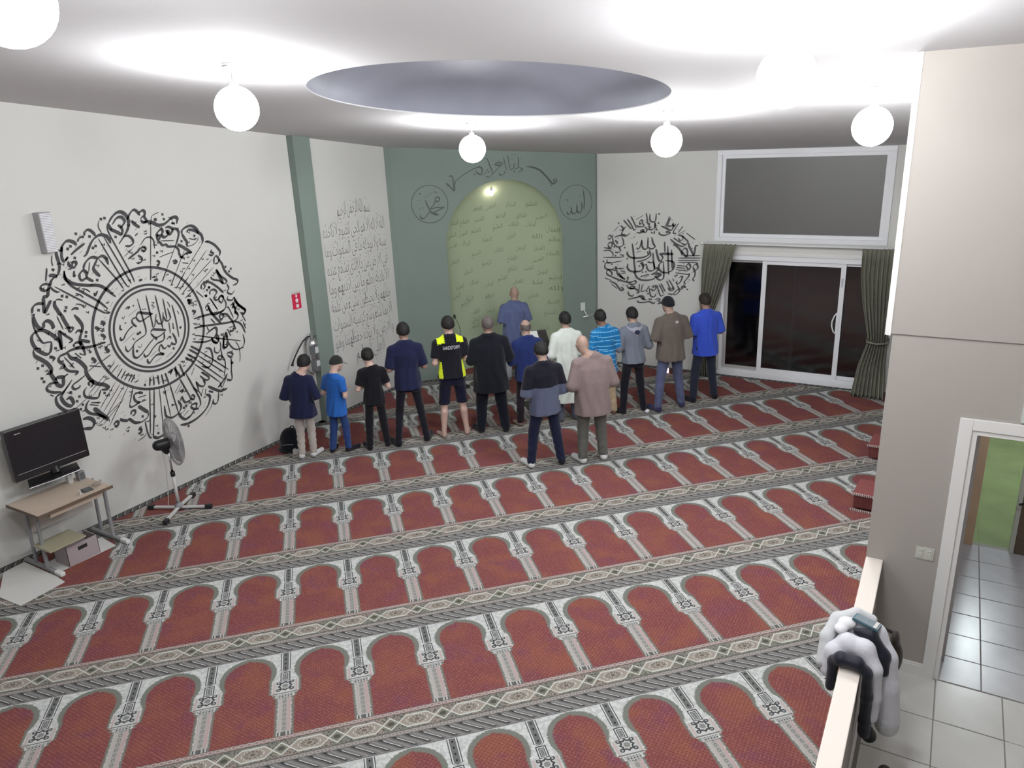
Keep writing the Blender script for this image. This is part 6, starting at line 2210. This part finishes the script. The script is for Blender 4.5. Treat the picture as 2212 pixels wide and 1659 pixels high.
# smaller medallion on the back wall
ink = Ink()
traced(ink, TR_R)
P = []
while len(P) < 200:
    a, r = rc.uniform(0, 6.283), rc.uniform(.52, .96)
    P.append((r * math.cos(a) * .95, r * math.sin(a) * .83))
ink.marks(rc, P, .013)
ink.lay('wall_medallion', 'smaller round grey calligraphy medallion between the green wall and the window', 'calligraphy', lambda u, v: (.139 + u, YW - .003, 1.992 + v), mat('dark_grey_vinyl', (.10, .10, .105, 1), .6))
# nine lines of verse on the left wall
LINES = ['بسم الله الرحمن الرحيم', 'الله لا اله الا هو الحي القيوم لا تاخذه', 'سنة ولا نوم له ما في السموات وما', 'في الارض من ذا الذي يشفع عنده', 'الا باذنه يعلم ما بين ايديهم وما', 'خلفهم ولا يحيطون بشيء من علمه', 'الا بما شاء وسع كرسيه السموات', 'والارض ولا يؤده حفظهما وهو', 'العلي العظيم']
ink = Ink()
for i, ln in enumerate(LINES):
    zb = 3.075 - i * .2905
    y0, y1 = (7.50, 8.27) if i == 0 else (7.60, 8.32) if i == 8 else (7.15, 8.60)
    hgt = .30 if i in (0, 8) else .285
    def fn(x, y, w):
        t = x / w
        return (y0 + (y1 - y0) * t, zb + y * hgt + (.03 * math.sin(PI * t) if i == 0 else 0))
    ink.text(ln, fn, -.016, 2)
    n = 26 if 0 < i < 8 else 16
    ink.marks(rc, [(rc.uniform(y0, y1), zb + rc.choice((rc.uniform(.17, .25), rc.uniform(-.06, -.02), rc.uniform(.10, .25)))) for _ in range(n)], .012)
    for _ in range(3):
        a = rc.uniform(y0 + .1, y1 - .3); ink.stroke([(a, zb + .14), (a + .14, zb + .235)], .010, n=1)
ink.lay('verse_lettering', 'nine lines of thin grey calligraphy between the green pilaster and the green wall', 'calligraphy', lambda u, v: (XL + .003, u, v), M_ink2)
# roundels
def qfn(u, v): return q2w(u, v, .003)
ink = Ink(); c = (.604, 3.118)
ink.ring(c, .312, .014, 64)
k = .00148
def crop(pts, cx, cy): return [(c[0] + (x - cx) * k, c[1] - (y - cy) * k) for x, y in pts]
for w, pts in ((.030, [(330, 560), (325, 525), (355, 515), (372, 540), (350, 570), (328, 560), (300, 600), (265, 640), (330, 632), (425, 632)]), (.034, [(425, 634), (340, 668), (290, 690), (350, 715)]), (.026, [(340, 718), (285, 700), (250, 655), (205, 540)]), (.028, [(245, 665), (215, 715), (175, 745), (145, 740), (135, 715)]), (.008, [(180, 515), (300, 450)]), (.008, [(200, 520), (330, 452)]), (.02, [(135, 465), (165, 470)]), (.012, [(330, 455), (350, 470)])):
    ink.stroke(crop(pts, 255, 590), w)
ink.marks(rc, [(c[0] + rc.uniform(-.2, .2), c[1] + rc.uniform(-.22, .24)) for _ in range(16)], .014)
ink.lay('name_roundel', 'round dark green calligraphy roundel on the green wall, left of the arch', 'calligraphy', qfn, M_ink3)
ink = Ink(); c = (3.233, 2.992)
ink.ring(c, .305, .010, 64)
for w, pts in ((.022, [(2055, 430), (2065, 540), (2060, 650)]), (.024, [(2030, 560), (2035, 640), (2010, 690), (1975, 670), (1968, 590)]), (.024, [(1968, 590), (1970, 650), (1945, 695), (1905, 680), (1900, 610)]), (.022, [(1905, 640), (1880, 690), (1850, 695), (1845, 665)]), (.010, [(1840, 520), (1860, 545)]), (.010, [(1865, 620), (1880, 600)])):
    ink.stroke(crop(pts, 1957, 565), w)
ink.marks(rc, [(c[0] + rc.uniform(-.2, .18), c[1] + rc.uniform(-.2, .24)) for _ in range(10)], .012)
ink.lay('name_roundel', 'round dark green calligraphy roundel on the green wall, right of the arch', 'calligraphy', qfn, M_ink3)
# line over the arch with stretched ends
ink = Ink()
def wpt(x, y):            # crop coordinates of the arch drawing to the wall
    s = .604 + (x - 255) * .00153 ; s = s + (x - 255) * (x - 1957) * (-.6e-8)
    return (s, 3.118 - (y - 590) * .00149 - (x - 255) * .00005)
for w, pts in ((.030, [(460, 360), (490, 395), (540, 448), (545, 390), (560, 345), (600, 310), (660, 270), (740, 225), (800, 200), (850, 190)]), (.026, [(500, 280), (530, 300), (535, 430)]), (.022, [(450, 360), (480, 400)]), (.032, [(830, 180), (870, 215), (850, 270), (800, 250)]), (.022, [(850, 285), (900, 260), (940, 210)]), (.022, [(930, 90), (960, 180), (985, 260), (940, 305), (905, 290)]), (.032, [(1110, 150), (1050, 145), (1020, 165), (1080, 175), (1115, 155)]), (.028, [(1100, 170), (1050, 210), (985, 270)]), (.022, [(1060, 260), (1080, 285), (1120, 270), (1135, 230)]), (.018, [(1120, 90), (1150, 230)]), (.018, [(1170, 60), (1190, 220)]), (.024, [(1190, 225), (1230, 210), (1245, 150)]), (.024, [(1245, 215), (1285, 200), (1295, 90)]), (.022, [(1290, 250), (1340, 230), (1300, 200)]), (.034, [(1380, 195), (1450, 200), (1540, 235), (1600, 290), (1650, 345), (1690, 390), (1720, 385), (1700, 340)]), (.020, [(1730, 330), (1745, 370), (1700, 395)])):
    ink.stroke([wpt(*p) for p in pts], w)
for x, y in ((780, 270), (800, 240), (940, 245), (1675, 410), (1240, 245), (500, 285)): ink.dot(wpt(x, y), .018)
ink.marks(rc, [wpt(rc.uniform(880, 1330), rc.uniform(50, 140)) for _ in range(22)] + [wpt(x, y) for x, y in ((1720, 340), (1740, 350), (610, 350), (580, 300), (790, 160), (1650, 380))], .012)
ink.lay('arch_lettering', 'shiny dark calligraphy with long sweeping ends above the arch', 'calligraphy', qfn, M_ink3)
# names scattered in the niche
NAMES = ['الرحمن', 'الرحيم', 'الملك', 'القدوس', 'السلام', 'المؤمن', 'العزيز', 'الجبار', 'الخالق', 'الوهاب', 'الرزاق', 'الفتاح', 'العليم', 'الله', 'السميع', 'البصير', 'العدل', 'اللطيف', 'الخبير', 'الحليم', 'العظيم', 'الغفور', 'الشكور', 'الحفيظ']
SP = [(1.79, 2.98), (2.15, 2.99), (2.51, 2.99), (1.53, 2.96), (1.06, 2.74), (1.28, 2.74), (1.57, 2.76), (1.98, 2.8), (2.35, 2.78), (2.68, 2.75), (1.01, 2.53), (1.24, 2.53), (1.5, 2.56), (1.92, 2.6), (2.22, 2.63), (2.52, 2.61), (2.86, 2.51), (1.71, 2.38), (2.16, 2.41), (2.62, 2.39), (2.9, 2.34), (1.02, 2.35), (1.29, 2.35), (1.93, 2.17), (2.34, 2.19), (2.65, 2.17), (1.48, 2.15), (1.04, 2.06), (2.85, 2.08), (2.17, 2.0), (2.63, 1.96), (1.68, 1.95), (2.15, 1.8), (2.46, 1.81), (1.3, 1.83), (2.7, 1.73), (1.97, 1.64), (2.89, 1.64), (1.41, 1.62), (1.71, 1.55), (2.26, 1.56), (2.61, 1.53), (1.11, 1.59), (2.88, 1.43), (1.71, 1.33), (2.53, 1.28), (1.29, 1.33), (1.41, 1.07), (1.71, 1.05), (2.84, 1.17), (2.8, 0.96), (1.39, 0.8), (1.78, 0.79), (2.69, 0.63), (1.02, 1.43), (1.2, 1.26), (1.41, 0.91), (1.73, 0.37)]
for i, (s0, z0) in enumerate(SP):
    ink = Ink()
    tilt = rc.uniform(-.05, .2)
    def fn(x, y, w, q=.150 / 1.6):
        u = (x - w / 2) * q * 1.7 / max(1.0, w * .9); v = (y - .3) * q * 1.25
        return (s0 + u, z0 + v + u * tilt)
    ink.text(NAMES[(i * 7) % len(NAMES)], fn, -.012, 1)
    ink.marks(rc, [(s0 + rc.uniform(-.07, .07), z0 + rc.uniform(-.03, .07)) for _ in range(4)], .008)
    o = ink.lay('niche_name', None, None, lambda u, v: q2w(u, v, -niche_depth(u, v) + .006), M_ink4, None, nb_)
